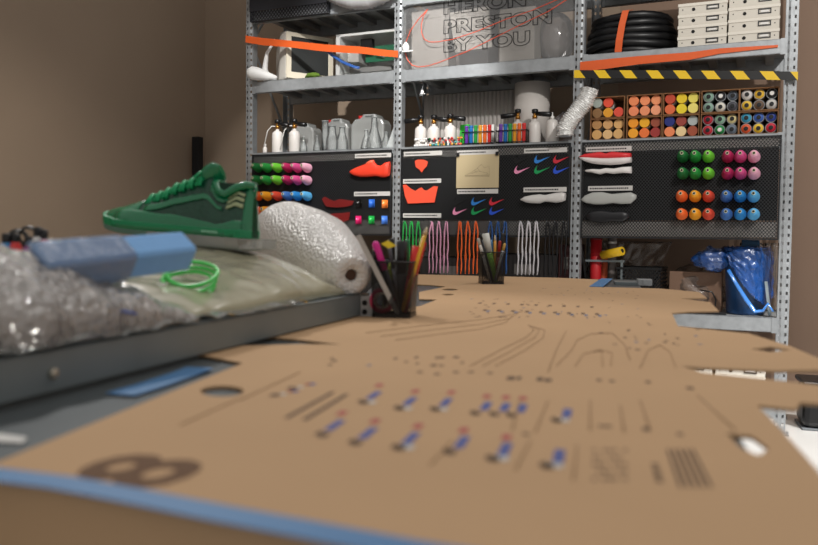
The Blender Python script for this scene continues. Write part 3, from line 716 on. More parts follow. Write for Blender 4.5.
# open computer case
(sa, zt), (sb, _) = S(336, 33, .05), S(396, 33, .05)
wd = sb - sa; H = .27
t = rackthing('computer_chassis', 'open grey computer chassis with a green circuit board on the left bay', 'computer', (sa + sb) / 2, .05, Z2)
b = MB(); b.box((-wd / 2, 0, 0), (-wd / 2 + .03, .3, H)); b.box((-wd / 2, 0, H - .015), (wd / 2, .3, H)); b.box((-wd / 2, 0, 0), (wd / 2, .3, .012)); b.box((wd / 2 - .012, 0, 0), (wd / 2, .3, H)); b.box((-wd / 2, .29, 0), (wd / 2, .3, H))
b.build('frame', mat('chassis_white', '#cfd0ce', .4, .3), t)
MB().box((-.05, .1, .1), (.17, .11, .2)).build('circuit_board', mat('pcb_green', '#1d5a40', .4, 0, .3, 40), t)
MB().box((-.16, .06, .1), (-.08, .2, .2)).build('power_supply', mat('psu_grey', '#b8b8b4', .4, .4), t)
MB().box((-.06, .05, .16), (.02, .09, .24)).build('drive', BLACKP, t)
b = MB()
for k in range(5): b.tube([(.02 + k * .012, .09, .17), (.04 + k * .008, .07, .14 + .01 * (k % 2)), (.08 - k * .004, .08, .13), (.09, .1, .12)], .0025, 5)
b.build('wires', WHITEP, t)
MB().box((-.12, .01, .02), (.18, .04, .05)).build('front_plate', mat('chassis_grey', '#8a8a88', .4, .5), t)
o = rackthing('cable', 'thick blue cable hanging between the monitor and the computer chassis', 'cable', 0, 0, 0)
P = [S(x, y, -.01) for x, y in ((322, 48), (330, 54), (340, 61), (352, 66), (357, 67))]
MB().tube([(p[0], .02, p[1]) for p in P], .012, 8, flat=.5).build('sleeve', mat('blue_cable', '#28549a', .4), o)
# orange strap
def ribbon(name, pts, halfw, m, label, cat, dep, th=.0015, twist=0):
    P = [S(x, y, dep) for x, y in pts]; b = MB(); n = len(P); vs = []
    for i, (s, z) in enumerate(P):
        h = halfw[i] if isinstance(halfw, list) else halfw
        vs += [(s, 0, z - h), (s, 0, z + h), (s, th, z + h), (s, th, z - h)]
    fs = [(4 * i + k, 4 * i + 4 + k, 4 * i + 4 + (k + 1) % 4, 4 * i + (k + 1) % 4) for i in range(n - 1) for k in range(4)] + [(0, 1, 2, 3), tuple(4 * (n - 1) + k for k in (3, 2, 1, 0))]
    b.add(vs, fs); o = b.build(name, m); o.location = W(0, dep, 0); o.rotation_euler = (0, 0, -TH); tag(o, label, cat); return o
ORT = mat('orange_tape', '#de5f28', .35, 0, .06, 30, .2, 60)
ribbon('barrier_tape', [(245.5, 39), (262, 41.5), (290, 44), (325, 48), (360, 50), (385, 53), (398, 54)], [.023, .024, .022, .023, .022, .02, .02], ORT, 'orange tape stretched across the left bay in front of the monitor', 'tape', -.02)
ribbon('barrier_tape', [(580, 67), (610, 63.5), (640, 60), (690, 56), (720, 51), (778, 46)], [.028, .026, .022, .020, .014, .006], ORT, 'orange tape along the beam under the beige boxes', 'tape', -.011)
# hazard tape
hz = mat('hazard_tape', '#101010', .4); nt = hz.node_tree; bs = nt.nodes['Principled BSDF']
tc = nt.nodes.new('ShaderNodeTexCoord'); sp = nt.nodes.new('ShaderNodeSeparateXYZ'); nt.links.new(tc.outputs['Object'], sp.inputs[0])
m1 = nt.nodes.new('ShaderNodeMath'); m1.operation = 'MULTIPLY_ADD'; m1.inputs[1].default_value = .75; nt.links.new(sp.outputs['Z'], m1.inputs[0]); nt.links.new(sp.outputs['X'], m1.inputs[2])
m2 = nt.nodes.new('ShaderNodeMath'); m2.operation = 'DIVIDE'; m2.inputs[1].default_value = .1325; nt.links.new(m1.outputs[0], m2.inputs[0])
m3 = nt.nodes.new('ShaderNodeMath'); m3.operation = 'FRACT'; nt.links.new(m2.outputs[0], m3.inputs[0])
m4 = nt.nodes.new('ShaderNodeMath'); m4.operation = 'LESS_THAN'; m4.inputs[1].default_value = .45; nt.links.new(m3.outputs[0], m4.inputs[0])
mx = nt.nodes.new('ShaderNodeMix'); mx.data_type = 'RGBA'; mx.inputs[6].default_value = lin('#101010'); mx.inputs[7].default_value = lin('#e8c01e')
nt.links.new(m4.outputs[0], mx.inputs[0]); nt.links.new(mx.outputs[2], bs.inputs['Base Color'])
ribbon('hazard_tape', [(574, 74), (580, 74), (640, 74.3), (700, 74.8), (760, 75.3), (798, 76)], .0215, hz, 'yellow and black hazard tape stretched across the right bay', 'tape', -.034)

# acrylic sign with cartons behind
def carton(px0, px1, ytop, dep, d2, col, label, nm, ybot=None):
    (sa, zt), (sb, _) = S(px0, ytop, dep), S(px1, ytop, dep)
    t = rackthing('carton', label, 'box', (sa + sb) / 2, dep, Z2, 'white boxes behind the clear sign')
    w2 = (sb - sa) / 2; h = S((px0 + px1) / 2, ytop, dep)[1] - Z2
    MB().box((-w2, 0, 0), (w2, d2, h)).build('body', mat(nm, col, .6, 0, .04), t, .003)
    MB().box((-w2 - .002, -.002, h - .05), (w2 + .002, d2 + .002, h + .002)).build('lid', mat(nm + '_lid', col, .55, 0, .05), t, .002)
carton(412, 449, 10, .06, .13, '#a09a94', 'white box at the left end behind the clear lettered sign', 'carton_a')
carton(450, 489, 6, .2, .2, '#6d6662', 'grey box behind the clear lettered sign', 'carton_b')
carton(500, 535, 8, .06, .15, '#a19b93', 'cream white box standing behind the end of the lettering', 'carton_c')
# tilted white board
P = [S(x, y, .05) for x, y in ((448, 12), (487, 5), (491, 46), (454, 52))]
cs = sum(p[0] for p in P) / 4; cz = sum(p[1] for p in P) / 4
o = MB().prism([(p[0] - cs, p[1] - cz) for p in P][::-1], -.01, .01).build('foam_board', mat('foam_board', '#aaa49c', .6)); place(o, cs, .08, cz); tag(o, 'tilted white foam board leaning on the grey box behind the clear sign', 'board')
s, z = S(556, 37, .26); o = thing('plastic_balloon', 'clear plastic ball behind the right end of the lettered sign', 'ball', W(s, .26, Z2), -TH)
MB().sphere((0, 0, .17), .115, 28, (1, 1, 1.35)).build('skin', film('clear_balloon', '#a39e9c', .45, .12, .1, 8), o); MB().box((-.05, -.05, 0), (.05, .05, .02)).build('foot', BLACKP, o)
t = rackthing('acrylic_sign', 'clear acrylic sheet sign with black outlined lettering and orange tick outline', 'sign', 0, .022, 0)
(sa, _), (sb, _) = S(404, 40, .02), S(574, 40, .02)
MB().box((sa, -.002, Z2 + .001), (sb, .002, Z2 + .46)).build('sheet', film('clear_acrylic', '#d8d8d8', .08, .06, 0, 10), t)
BI = mat('black_outline', '#1c1a1a', .5)
for body, x0, y0, x1 in (('HERON', 443.5, 14.0, 526), ('PRESTON', 443.5, 33.2, 552), ('BY YOU', 443.5, 51.7, 530)):
    s0, z0 = S(x0, y0, .02); s1, _ = S(x1, y0, .02); size = .104
    q = text_mesh('lettering', body, size, BI, t, (s0, -.004, z0), outline=.0019, sx=1.0, space=1.05)
    xs = [v.co.x for v in q.data.vertices]; f = (s1 - s0) / (max(xs) - min(xs)); x00 = min(xs)
    for v in q.data.vertices: v.co.x = s0 + (v.co.x - x00) * f
P = [S(400 + x / 3.76, y / 3.76, .02) for x, y in ((105, 35), (88, 62), (80, 95), (82, 125), (92, 148), (110, 158), (140, 158), (200, 148), (290, 118), (400, 72), (500, 38), (640, -22), (700, -50), (560, 42), (450, 95), (340, 150), (260, 190), (200, 214), (150, 234), (110, 247), (70, 252), (45, 245), (28, 225), (19, 195), (22, 160), (40, 115), (70, 72), (105, 35))]
MB().tube([(s, -.004, z) for s, z in P], .0026, 5).build('tick_outline', mat('orange_line', '#e2573a', .5), t)
# clip light on a post, and a glint modelled as a white solid
for px, py, lb in ((405.5, 47, 'white clip fixed to the second post beside the clear sign'), (422, 92, 'white glint modelled as a small clip under the beam right of the second post')):
    s, z = S(px, py, -.02); o = rackthing('clip_and_glint', lb, 'clip', s, -.016, z)
    k_ = 1.0 if px < 410 else .45; b = blob(.022 * k_, (1.0, .7, 1.3), px, .4, 14); b.build('head', MATS['glare_white'], o)
    MB().box((-.02 * k_, -.008, -.03 * k_), (.05 * k_, -.004, -.022 * k_)).build('arm', MATS['glare_white'], o)

# black hose coils
s, _ = S(631, 55, .25)
t = rackthing('hose_coil', 'stack of black corrugated hose coils tied with an orange strap', 'hose coil', s, .26, Z2)
for k in range(6):
    n = 48; R_ = .215 - .02 * abs(k - 1.5) / 2 + (k % 2) * .006; r = .022
    z = r + k * .0385 if k < 7 else 0
    MB().tube([((R_ * 1.12) * math.cos(2 * math.pi * i / n), R_ * math.sin(2 * math.pi * i / n) * .95, z + .004 * math.sin(3 * 2 * math.pi * i / n + k)) for i in range(n + 1)], [r + (.0015 if i % 2 else 0) for i in range(n + 1)], 8, False).build('hose_loop', mat('black_hose', '#121214', .4, 0, .1), t)
Rx = .262; pts = []
b = MB(); a0 = -math.pi / 2 - .12
x = (.215 * 1.12) * math.cos(a0); y = .215 * math.sin(a0) * .95 - .026
b.add([(x - .026 + .02 * 0, y, .0), (x + .012, y, .0), (x + .012 + .006, y - .004, .07), (x - .02, y - .004, .07), (x + .03, y, .16), (x - .006, y, .16), (x + .045, y + .015, .235), (x + .009, y + .015, .235), (x + .055, y + .09, .255), (x + .019, y + .09, .255)],
      [(0, 1, 2, 3), (3, 2, 4, 5), (5, 4, 6, 7), (7, 6, 8, 9)]); b.build('orange_strap', ORT, t, 0, True, .003)

# archive boxes
def archive(px, z, dep, label, group='beige archive boxes on the rack', wd=.243, h=.066):
    s = px; t = rackthing('archive_box', label, 'archive box', s, dep, z, group)
    MB().box((-wd / 2, 0, 0), (wd / 2, .32, h - .002)).build('carton', BEIGE, t, .002)
    MB().box((-wd / 2 - .003, -.004, h - .016), (wd / 2 + .003, .323, h)).build('lid', mat('beige_lid', '#e2dcd0', .55), t, .001)
    MB().lathe([(.009, -.001), (.009, .002)], (0, -1, 0), (-.045, 0, h * .42), 12).build('finger_hole', BLACKM, t)
    b = MB(); x0, x1, z0, z1 = .02, .082, h * .28, h * .7
    for q in ((x0, z0, x1, z0 + .005), (x0, z1 - .005, x1, z1), (x0, z0, x0 + .005, z1), (x1 - .005, z0, x1, z1)): b.box((q[0], -.004, q[1]), (q[2], 0, q[3]))
    hd = b.build('label_holder', mat('holder_metal', '#3c3c3e', .35, .6), t)
    MB().box((x0 + .012, -.0025, z0 + .008), (x1 - .012, -.001, z1 - .008)).build('label_card', WHITEP, hd)
    for x in (-.1, .1): MB().lathe([(.003, 0), (.003, .002)], (0, -1, 0), (x, 0, h * .45), 8).build('rivet', BLACKP, t)
wds = ['bottom', 'second from the bottom', 'third from the bottom', 'topmost']
s1, _ = S(701.5, 50, .03); s2, _ = S(753, 47, .03)
for k in range(4): archive(s1, Z2 + k * .0585, .03, 'beige archive box, %s in the left stack on the right bay' % wds[k], h=.058)
for k in range(4): archive(s2, Z2 + k * .0625, .03, 'beige archive box, %s in the right stack on the right bay' % wds[k], h=.062)
s1 = S(740, 370, .03)[0]; s0 = S(695, 367, .03)[0]
for k in range(3):
    for q, sx in enumerate((s1 + .0, s1 - .26)):
        archive(sx, .161 + k * .0625, .03, 'beige archive box, %s of three in the %s stack on the lowest shelf' % (('bottom', 'middle', 'top')[k], ('right', 'left')[q]), 'archive boxes on the lowest shelf', h=.062)

# ribbed duct on the top shelf
t = rackthing('ribbed_hose', 'grey white ribbed ventilation hose drooping over the top shelf of the left bay', 'hose', 0, 0, 0)
P = [S(x, y, -.0) for x, y in ((336, -6), (345, -1), (358, 2.5), (372, 2), (386, -3), (396, -12))]
PP = []; RR = []
for i in range(len(P) - 1):
    for k in range(8):
        f = k / 8; PP.append((P[i][0] * (1 - f) + P[i + 1][0] * f, -.06, P[i][1] * (1 - f) + P[i + 1][1] * f)); RR.append(.053 + (.009 if k % 2 else 0))
MB().tube(PP, RR, 18).build('hose', mat('ribbed_grey', '#bcbcbe', .4, .1), t)
MB().box((PS[0] + .3, .12, 2.497), (PS[1] - .1, .3, 2.66)).build('coil_body', mat('grey_duct_body', '#77787a', .5), t)

# ================================================================== BENEATH the pegboards
Z1 = .606
PF = film('hanging_film', '#8f8074', .28, .2, .8, 9, .2)
# red tube, orange tube, yellow roll, crate
s, _ = S(596, 260, .15)
t = rackthing('fabric_tube', 'tall red tube standing on the lower shelf of the right bay', 'tube', s, .15, Z1)
MB().lathe([(.032, 0), (.032, .4)], n=18).build('tube', mat('red_tube', '#c01c24', .5), t); MB().lathe([(.034, .39), (.034, .4), (.0, .402)], n=18).build('end_cap', mat('dark_red_cap', '#7c1418', .5), t)
s, _ = S(604, 260, .2); t = rackthing('cardboard_tube', 'orange brown tube behind the red tube', 'tube', s, .2, Z1)
MB().lathe([(.022, 0), (.022, .33)], n=16).build('tube', mat('orange_tube', '#b8502c', .6), t); MB().lathe([(.023, .32), (.023, .332), (0, .333)], n=16).build('end_cap', WHITEP, t)
s, _ = S(612, 260, .25); t = rackthing('cardboard_tube', 'grey tube right of the red tube', 'tube', s, .25, Z1)
MB().lathe([(.025, 0), (.025, .44)], n=16).build('tube', mat('grey_tube', '#7c7470', .6), t); MB().lathe([(.026, .37), (.026, .382), (0, .383)], n=16).build('end_cap', WHITEP, t)
(sa, za), (sb, zb) = S(603, 255, .1), S(622, 251, .02)
t = rackthing('yellow_roll', 'small yellow roll pointing out beside the red tube', 'roll', 0, 0, 0)
MB().tube([(sa, .1, za), (sb, .02, zb)], .025, 16).build('wrap', mat('yellow_wrap', '#e0b41c', .45), t)
MB().tube([(sb - .001, .0212, zb), (sb + .001, .019, zb)], .012, 12).build('core', BLACKM, t)
MB().box((sa - .1, .1, za - .04), (sa + .12, .12, za - .028)).build('rest', DARKST, t)
MB().box((sa + .1, .1, Z1), (sa + .112, .12, za - .03)).build('rest_leg', DARKST, t)
(sa, zt), (sb, _) = S(617, 267, .1), S(661, 267, .1)
t = rackthing('mesh_crate', 'black mesh crate on the lower shelf behind the cardboard', 'crate', (sa + sb) / 2, .1, Z1)
b = MB(); w2 = (sb - sa) / 2; h = zt - Z1
PERF3 = perforated('black_mesh_plastic', '#1c1c1e', .02, .33, .6, 0)
b.box((-w2, 0, 0), (w2, .003, h)); b.box((-w2, .3, 0), (w2, .303, h)); b.box((-w2, 0, 0), (-w2 + .003, .3, h)); b.box((w2 - .003, 0, 0), (w2, .3, h)); b.box((-w2, 0, 0), (w2, .3, .004)); b.build('basket', PERF3, t)
b = MB(); b.box((-w2 - .004, -.005, h - .012), (w2 + .004, .004, h)); b.box((-w2 - .004, .3, h - .012), (w2 + .004, .308, h)); b.box((-w2 - .004, 0, h - .012), (-w2 + .004, .308, h)); b.box((w2 - .004, 0, h - .012), (w2 + .004, .308, h)); b.build('rim', BLACKP, t)
# lower plastic wrapped carton (pale) in bay3 and bay1/2 dark stuff
(sa, zt), (sb, _) = S(662, 271, .18), S(712, 273, .18)
t = rackthing('wrapped_carton', 'film-wrapped brown carton behind the cardboard on the lower shelf', 'box', (sa + sb) / 2 + .045, .2, Z1)
MB().box((-.14, 0, 0), (.14, .2, zt - Z1)).build('carton', mat('dim_carton', '#8a6c58', .7, 0, .1), t, .004)
b = blob(1, (.15, .12, .13), 5, .25, 40); b.v = [v + Vector((0, .1, .12)) for v in b.v]; b.build('film', film('wrap_film', '#b5a79b', .25, .15, 1.0, 18), t)
# clear hanging films against the wall
for k, (pts, lab) in enumerate((([(612, 243), (640, 242), (672, 242), (640, 262), (612, 286), (596, 288)], 'clear plastic film hanging left behind the red tube'),
                                ([(740, 243), (770, 243), (776, 262), (778, 300), (768, 314), (764, 290)], 'clear plastic film hanging between the blue bin and the right post'))):
    P = [S(x, y, .42) for x, y in pts]; cs = sum(p[0] for p in P) / len(P); zmin = min(p[1] for p in P); zmax = max(p[1] for p in P)
    b = MB(); nx, nz = 24, 16; s0_ = min(p[0] for p in P); s1_ = max(p[0] for p in P)
    vs = [(s0_ + (s1_ - s0_) * i / nx + (.1 * (1 - j / nz) if k == 0 else 0) * -1, .03 * noise.noise(Vector((i * .5, j * .15, k * 9))), max(Z1 + .002, zmin) + (zmax - max(Z1 + .002, zmin)) * j / nz) for i in range(nx + 1) for j in range(nz + 1)]
    b.add(vs, [(i * (nz + 1) + j, (i + 1) * (nz + 1) + j, (i + 1) * (nz + 1) + j + 1, i * (nz + 1) + j + 1) for i in range(nx) for j in range(nz)], True)
    o = b.build('plastic_film', PF, None, 0, True, .001); o.location = W(0, .42, 0); o.rotation_euler = (0, 0, -TH); tag(o, lab, 'plastic film')
# blue bin with bag
(sc, _) = S(746, 290, .14); t = rackthing('waste_bin', 'dark blue waste bin on the lower shelf of the right bay', 'bin', sc, .17, Z1)
MB().lathe([(.092, 0), (.098, .01), (.114, .33), (.12, .335), (.12, .35), (.108, .35), (.09, .02), (0, .015)], n=32).build('bucket', mat('blue_bucket', '#16406e', .35), t)
MB().box((-.03, -.02, .34), (.06, .06, .40)).build('lid_flap', mat('blue_lid', '#1b5a86', .4), t, .005)
t = rackthing('bin_bag', 'crinkled blue bin bag draped over the waste bin', 'bag', sc, .17, Z1)
BAG = film('blue_bag', '#1c58a8', .66, .2, 1.0, 55, .3); BAG2 = film('blue_bag_edge', '#3a7fd0', .9, .2, .6, 30, .2)
b = MB(); nA, nH = 48, 22; vs = []
for i in range(nA + 1):
    a = math.pi * (.98 + 1.1 * i / nA)
    for j in range(nH + 1):
        f = j / nH; drop = .06 + .25 * max(0, math.sin((i / nA - .25) * math.pi * 1.0)) 
        z = .365 - f * drop; rr = .124 + .002 + .012 * f * (1 if i / nA < .6 else .4) + .012 * noise.noise(Vector((i * .4, j * .3, 1)))
        if j < 3: rr = .113 + .014 * j / 3
        vs.append((rr * math.cos(a), rr * math.sin(a), z + .008 * noise.noise(Vector((i * .5, j * .5, 4)))))
b.add(vs, [(i * (nH + 1) + j, (i + 1) * (nH + 1) + j, (i + 1) * (nH + 1) + j + 1, i * (nH + 1) + j + 1) for i in range(nA) for j in range(nH)], True)
b.build('drape', BAG, t, 0, True, .0015)
b = blob(.075, (1.2, .7, .8), 12, .5, 30); b.v = [v + Vector((-.17, -.06, .29)) for v in b.v]; b.build('bunched_side', BAG, t)
P = [S(x, y, -.02) for x, y in ((728, 270), (736, 284), (746, 300), (755, 312), (763, 311), (768, 304), (773, 312))]
b = MB().tube([(p[0] - sc, -.16 - .005, max(p[1], Z1 + .014) - Z1) for p in P], [.012, .012, .014, .013, .014, .013, .012], 8, flat=.5); b.build('hem', BAG2, t)
s, _ = S(770, 312, .03); (sa, za) = S(766, 282, .03); t = rackthing('plastic_strip', 'pale blue grey strip leaning between the bin and the right post', 'strip', 0, 0, 0)
MB().tube([(s - .0, .05, Z1 + .006), (sa, .08, za)], .011, 8, flat=.5).build('strip', mat('pale_strip', '#b4c4cc', .4), t)
# dark tools near the bin on the shelf
s, _ = S(690, 312, .0); o = MB().box((-.17, -.01, 0), (.13, .03, .012)).build('tool_bar', BLACKP, None, .002); place(o, s + .05, .03, Z1); tag(o, 'thin black bar lying at the front of the lower shelf', 'bar')
P = [S(x, y, .08) for x, y in ((700, 290), (712, 292), (716, 300), (714, 312))]
o = rackthing('wire_loop', 'thin dark wire loop standing beside the blue bin', 'wire', 0, 0, 0)
MB().tube([(p[0], .08, max(p[1], Z1 + .004)) for p in P] + [(P[-1][0] - .08, .08, Z1 + .004)], .004, 6).build('wire', BLACKP, o)
# dim cartons on the lower shelf of the left and middle bays
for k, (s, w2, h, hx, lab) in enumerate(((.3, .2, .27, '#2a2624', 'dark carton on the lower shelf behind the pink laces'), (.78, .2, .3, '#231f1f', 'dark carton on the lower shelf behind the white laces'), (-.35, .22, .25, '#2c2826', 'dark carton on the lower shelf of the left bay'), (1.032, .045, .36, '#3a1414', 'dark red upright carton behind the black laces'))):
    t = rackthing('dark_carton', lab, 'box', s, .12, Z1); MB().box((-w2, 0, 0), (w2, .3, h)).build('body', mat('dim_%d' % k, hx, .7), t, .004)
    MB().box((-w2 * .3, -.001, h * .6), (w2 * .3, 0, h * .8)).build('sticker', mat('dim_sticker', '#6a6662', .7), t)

# black column and right black bin
(s, z) = S(197.5, 137, .55)
t = rackthing('column_speaker', 'slim tall black column standing in the room corner', 'speaker', s, .55, 0)
MB().box((-.033, -.03, .02), (.033, .03, z)).build('body', BLACKM, t, .004); MB().box((-.09, -.09, 0), (.09, .09, .02)).build('base', BLACKP, t, .004)
p = T(815, 434, .0)
t = thing('waste_bin', 'black plastic bin on the pale floor at the right edge', 'bin', (p.x + .16, p.y + .15, 0), -.3)
MB().box((-.155, -.12, .012), (.155, .12, .235)).build('bucket', BLACKP, t, .03); MB().box((-.16, -.125, 0), (.16, .125, .012)).build('base_rim', mat('grey_rim', '#6c7074', .4), t, .004); MB().box((-.165, -.13, .235), (.165, .13, .262)).build('lid', BLACKP, t, .01)

# ================================================================== TABLES
foldA, foldB = T(-60, 464), T(800, 613)
fd = (foldB - foldA).normalized()
def fold(x):                           # point of the fold line at a given X
    return foldA + fd * ((x - foldA.x) / fd.x)
P0 = Vector((-.345, .60, 0)); dB = Vector((.222, .70, 0)).normalized(); nB = Vector((-dB.y, dB.x, 0))
def B(u, v, z): return P0 + dB * u + nB * v + Vector((0, 0, z))
tb = thing('workbench', 'grey steel workbench under the cardboard sheet', 'workbench', (0, 0, 0))
n0, n1 = fold(-.40) + Vector((0, .01, 0)), fold(.17) + Vector((0, .01, 0))
TA = [(n0.x, n0.y), (n1.x, n1.y), (.235, .54), (.33, .92), (.83, 2.92), (-.1, 2.92), tuple(B(.88, .04, 0)[:2]), tuple(B(0, .04, 0)[:2])]
MB().slab(TA, .822, TZ - .004).build('bench_top', BENCH, tb)
for x, y in ((-.25, .66), (.12, .50), (.72, 2.8), (.02, 2.8)): MB().box((x - .02, y - .02, 0), (x + .02, y + .02, .822)).build('leg', DARKST, tb)
# table B
P0 = Vector((-.345, .60, 0)); dB = Vector((.222, .70, 0)).normalized(); nB = Vector((-dB.y, dB.x, 0))
def B(u, v, z): return P0 + dB * u + nB * v + Vector((0, 0, z))
ZB = .897; LB = .90
tb2 = thing('packing_table', 'dark steel packing table on the left covered in plastic wrap', 'table', (0, 0, 0))
MB().slab([B(-.7, 0.012, 0)[:2], B(LB, .012, 0)[:2], B(LB, .62, 0)[:2], B(-.7, .62, 0)[:2]], ZB - .012, ZB - .003).build('table_top', mat('dull_steel_top', '#9aa0a2', .4, .3, .15, 6), tb2)
b = MB(); b.slab([B(-.7, 0, 0)[:2], B(LB, 0, 0)[:2], B(LB, .006, 0)[:2], B(-.7, .006, 0)[:2]], ZB - .037, ZB); b.slab([B(-.7, 0, 0)[:2], B(LB, 0, 0)[:2], B(LB, .03, 0)[:2], B(-.7, .03, 0)[:2]], ZB - .003, ZB); b.build('front_rail', DARKST, tb2, .001)
for u, v in ((-.5, .09), (LB - .06, .09), (LB - .06, .57), (-.5, .57)):
    p = B(u, v, 0); MB().box((p.x - .02, p.y - .02, 0), (p.x + .02, p.y + .02, ZB - .012)).build('leg', DARKST, tb2)
p = D(81, 380, .75); u = (Vector((p.x, p.y, 0)) - P0).dot(dB)
MB().lathe([(.0055, 0), (.0055, .003), (.003, .0045)], -nB, B(.105, 0, .876), 6, False).build('bolt', mat('bolt_steel', '#c8c0b0', .25, .9), tb2)
for k in range(5):  # gold discs standing in for golden light glinting through the rail
    MB().lathe([(.0055, 0), (.005, .0012), (.0, .0014)], (0, 0, 1), B(.44 + k * .055, .016, ZB), 12).build('gold_glint', mat('glint_gold', '#d8a54a', .22, .95), tb2)
# perforated bracket beyond
b = MB(); q = D(354, 303, 1.42)
t = thing('steel_bracket', 'small galvanised bracket with round holes under the end of the bubble wrap roll', 'bracket', (q.x, q.y, TZ - .004), .0)
b.box((-.034, 0, 0), (.034, .003, .04)); b.box((-.034, 0, 0), (.034, .03, .003)); b.build('plate', GALV, t, .001)
for i in (-1, 0, 1):
    for j in (0, 1): MB().lathe([(.005, 0), (.005, .0012)], (0, -1, 0), (i * .019, 0, .012 + j * .016), 12).build('hole_plug', BLACKM, t)

# ---------------------------------------------------------------- cardboard sheet
f = T
def L(*pts): return [tuple(T(x, y)[:2]) for x, y in pts]
A0, A1 = fold(-.30), fold(.17)
outline = [(A0.x, A0.y)] + L((0, 461), (135, 406), (243, 363), (198, 354.5), (243, 345.5), (300, 344), (342, 344.5), (300, 339.5), (236, 334), (275, 318.5), (328, 312.5), (372, 313), (420, 306), (437, 299.5), (419, 299), (419, 292), (446, 286.5), (430, 284.8), (413, 284.3), (405, 274),
            (560, 277.8), (598, 279.5), (603, 287), (660, 288.5), (699, 292), (707, 298), (680, 298.5), (710, 302), (719, 311), (690, 311.5), (672, 313), (678, 326), (715, 330), (749, 333.5), (790, 346), (818, 358), (852, 370),
            (818, 369.5), (775, 370.5), (702, 367.5), (681, 366), (702, 372.3), (775, 380), (818, 385), (880, 394), (818, 403), (800, 402), (796, 409), (757, 405), (782, 430), (818, 470), (862, 530)) + [(A1.x, A1.y)]
def ell(cx, cy, rx, ry, n=16): return L(*[(cx + rx * math.cos(2 * math.pi * i / n), cy + ry * math.sin(2 * math.pi * i / n)) for i in range(n)])
holes = [ell(305, 323, 17, 2.6), ell(222, 391, 22, 5.5), L((726, 433), (752, 436), (770, 449), (758, 455), (741, 448)), L((750, 349), (770, 346.5), (792, 350), (770, 352)), ell(450, 289.5, 8, .9), ell(448, 294.5, 6, .8)]
sheet = thing('cardboard_sheet', 'large flat die-cut brown cardboard sheet with printed markings on the workbench', 'cardboard sheet', (0, 0, 0))
curve_fill('board', [outline] + holes, TZ - .003, TZ, CARD, sheet)
# folded apron at the near edge
b = MB(); ap = [A0, A1]; dn = Vector((0, .02, -.11))
b.add([A0 + Vector((0, 0, -.002)), A1 + Vector((0, 0, -.002)), A1 + Vector((0, -.004, -.12)), A0 + Vector((0, -.004, -.12))], [(0, 1, 2, 3)])
b.build('folded_flap', CARD, sheet, 0, True, .003)
# printed marks
def on(cx, cy, ang=-13.4):             # local print frame at a photo point: right and away directions
    p = T(cx, cy, TZ + .0003); a = math.radians(13.4); return p, Vector((math.cos(a), -math.sin(a), 0)), Vector((math.sin(a), math.cos(a), 0))
def dash(b, cx, cy, w, l, z=.0):
    p, r, u = on(cx, cy); p = p + Vector((0, 0, z)); b.add([p - r * w / 2 - u * l / 2, p + r * w / 2 - u * l / 2, p + r * w / 2 + u * l / 2, p - r * w / 2 + u * l / 2], [(0, 1, 2, 3)])
CB = {'blue': '#535f9a', 'red': '#b05054', 'white': '#c6c4c0', 'dark': '#5d4836', 'steel': '#5a7090'}
marks = {k: MB() for k in CB}
# colour chart icons: (x, y, kind)
near = [(333, 424, 'b'), (366, 432, 'b'), (409, 437, 'w'), (460, 441, 'b'), (503, 448, 'w'), (557, 455, 'w')]
far = [(372, 394, 'w'), (408, 400, 'w'), (444, 401, 'w'), (484, 405, 'b'), (503, 406, 'b'), (520, 407, 'b'), (565, 412, 'w')]
for (x, y, k), s_ in [(q, 1.0) for q in near] + [(q, .8) for q in far]:
    w_ = .0065
    dash(marks['dark'], x - 6 * s_ - 3, y + 13 * s_ - 2, w_ * 1.0, .012)
    dash(marks['dark'], x - 14 * s_, y + 11 * s_ - 2, w_ * .7, .010)
    if k == 'w': dash(marks['white'], x - 2, y + 10 * s_, w_ * 1.5, .011)
    dash(marks['blue'], x + 2, y + 1, w_ * 1.1, .034)
    if x < 530: dash(marks['red'], x + 9 * s_ * (1 if x < 450 else .4), y - 11 * s_, w_, .015)
for x, y in ((283, 394), (300, 387)):
    dash(marks['white'], x, y, .006, .008); dash(marks['blue'], x + 12, y - 3, .006, .01); dash(marks['red'], x + 8, y - 5 + 2, .005, .008); dash(marks['dark'], x - 8, y + 1, .008, .012)
for (x0, y0, x1, y1) in ((286, 418, 333, 392), (304, 420, 347, 394)):
    a, c = T(x0, y0, TZ + .0003), T(x1, y1, TZ + .0003); n_ = (c - a).normalized().cross(Vector((0, 0, 1))) * .0022
    marks['dark'].add([a - n_, a + n_, c + n_, c - n_], [(0, 1, 2, 3)])
for i in range(5):
    x = 668 + i * 6; a, c = T(x, 449, TZ + .0003), T(x + 13 + i * 1.5, 487, TZ + .0003); n_ = (c - a).normalized().cross(Vector((0, 0, 1))) * .0010
    marks['dark'].add([a - n_, a + n_, c + n_, c - n_], [(0, 1, 2, 3)])
for i in range(7):
    for j in range(5):
        if (i * 3 + j) % 4 != 3: dash(marks['dark'], 594 + i * 5.2, 450 + j * 7.2, .0022, .0055)
for i in range(4): dash(marks['dark'], 655 + i * 1.4, 465 + i * 5, .004, .007)
for x, y, w_, l in ((605, 426, .010, .006), (646, 429, .005, .012), (511, 378, .008, .02), (519, 378, .004, .02), (540, 379, .006, .02), (548, 380, .007, .018), (599, 380, .005, .01), (612, 381, .005, .01), (648, 382, .005, .012), (690, 388, .007, .012), (526, 434, .005, .006), (680, 434, .004, .008)): dash(marks['dark'], x, y, w_, l)
for x in (420, 437, 456, 471, 490): dash(marks['dark'], x, 372 + (x % 3), .006, .008)
rnd = random.Random(5)
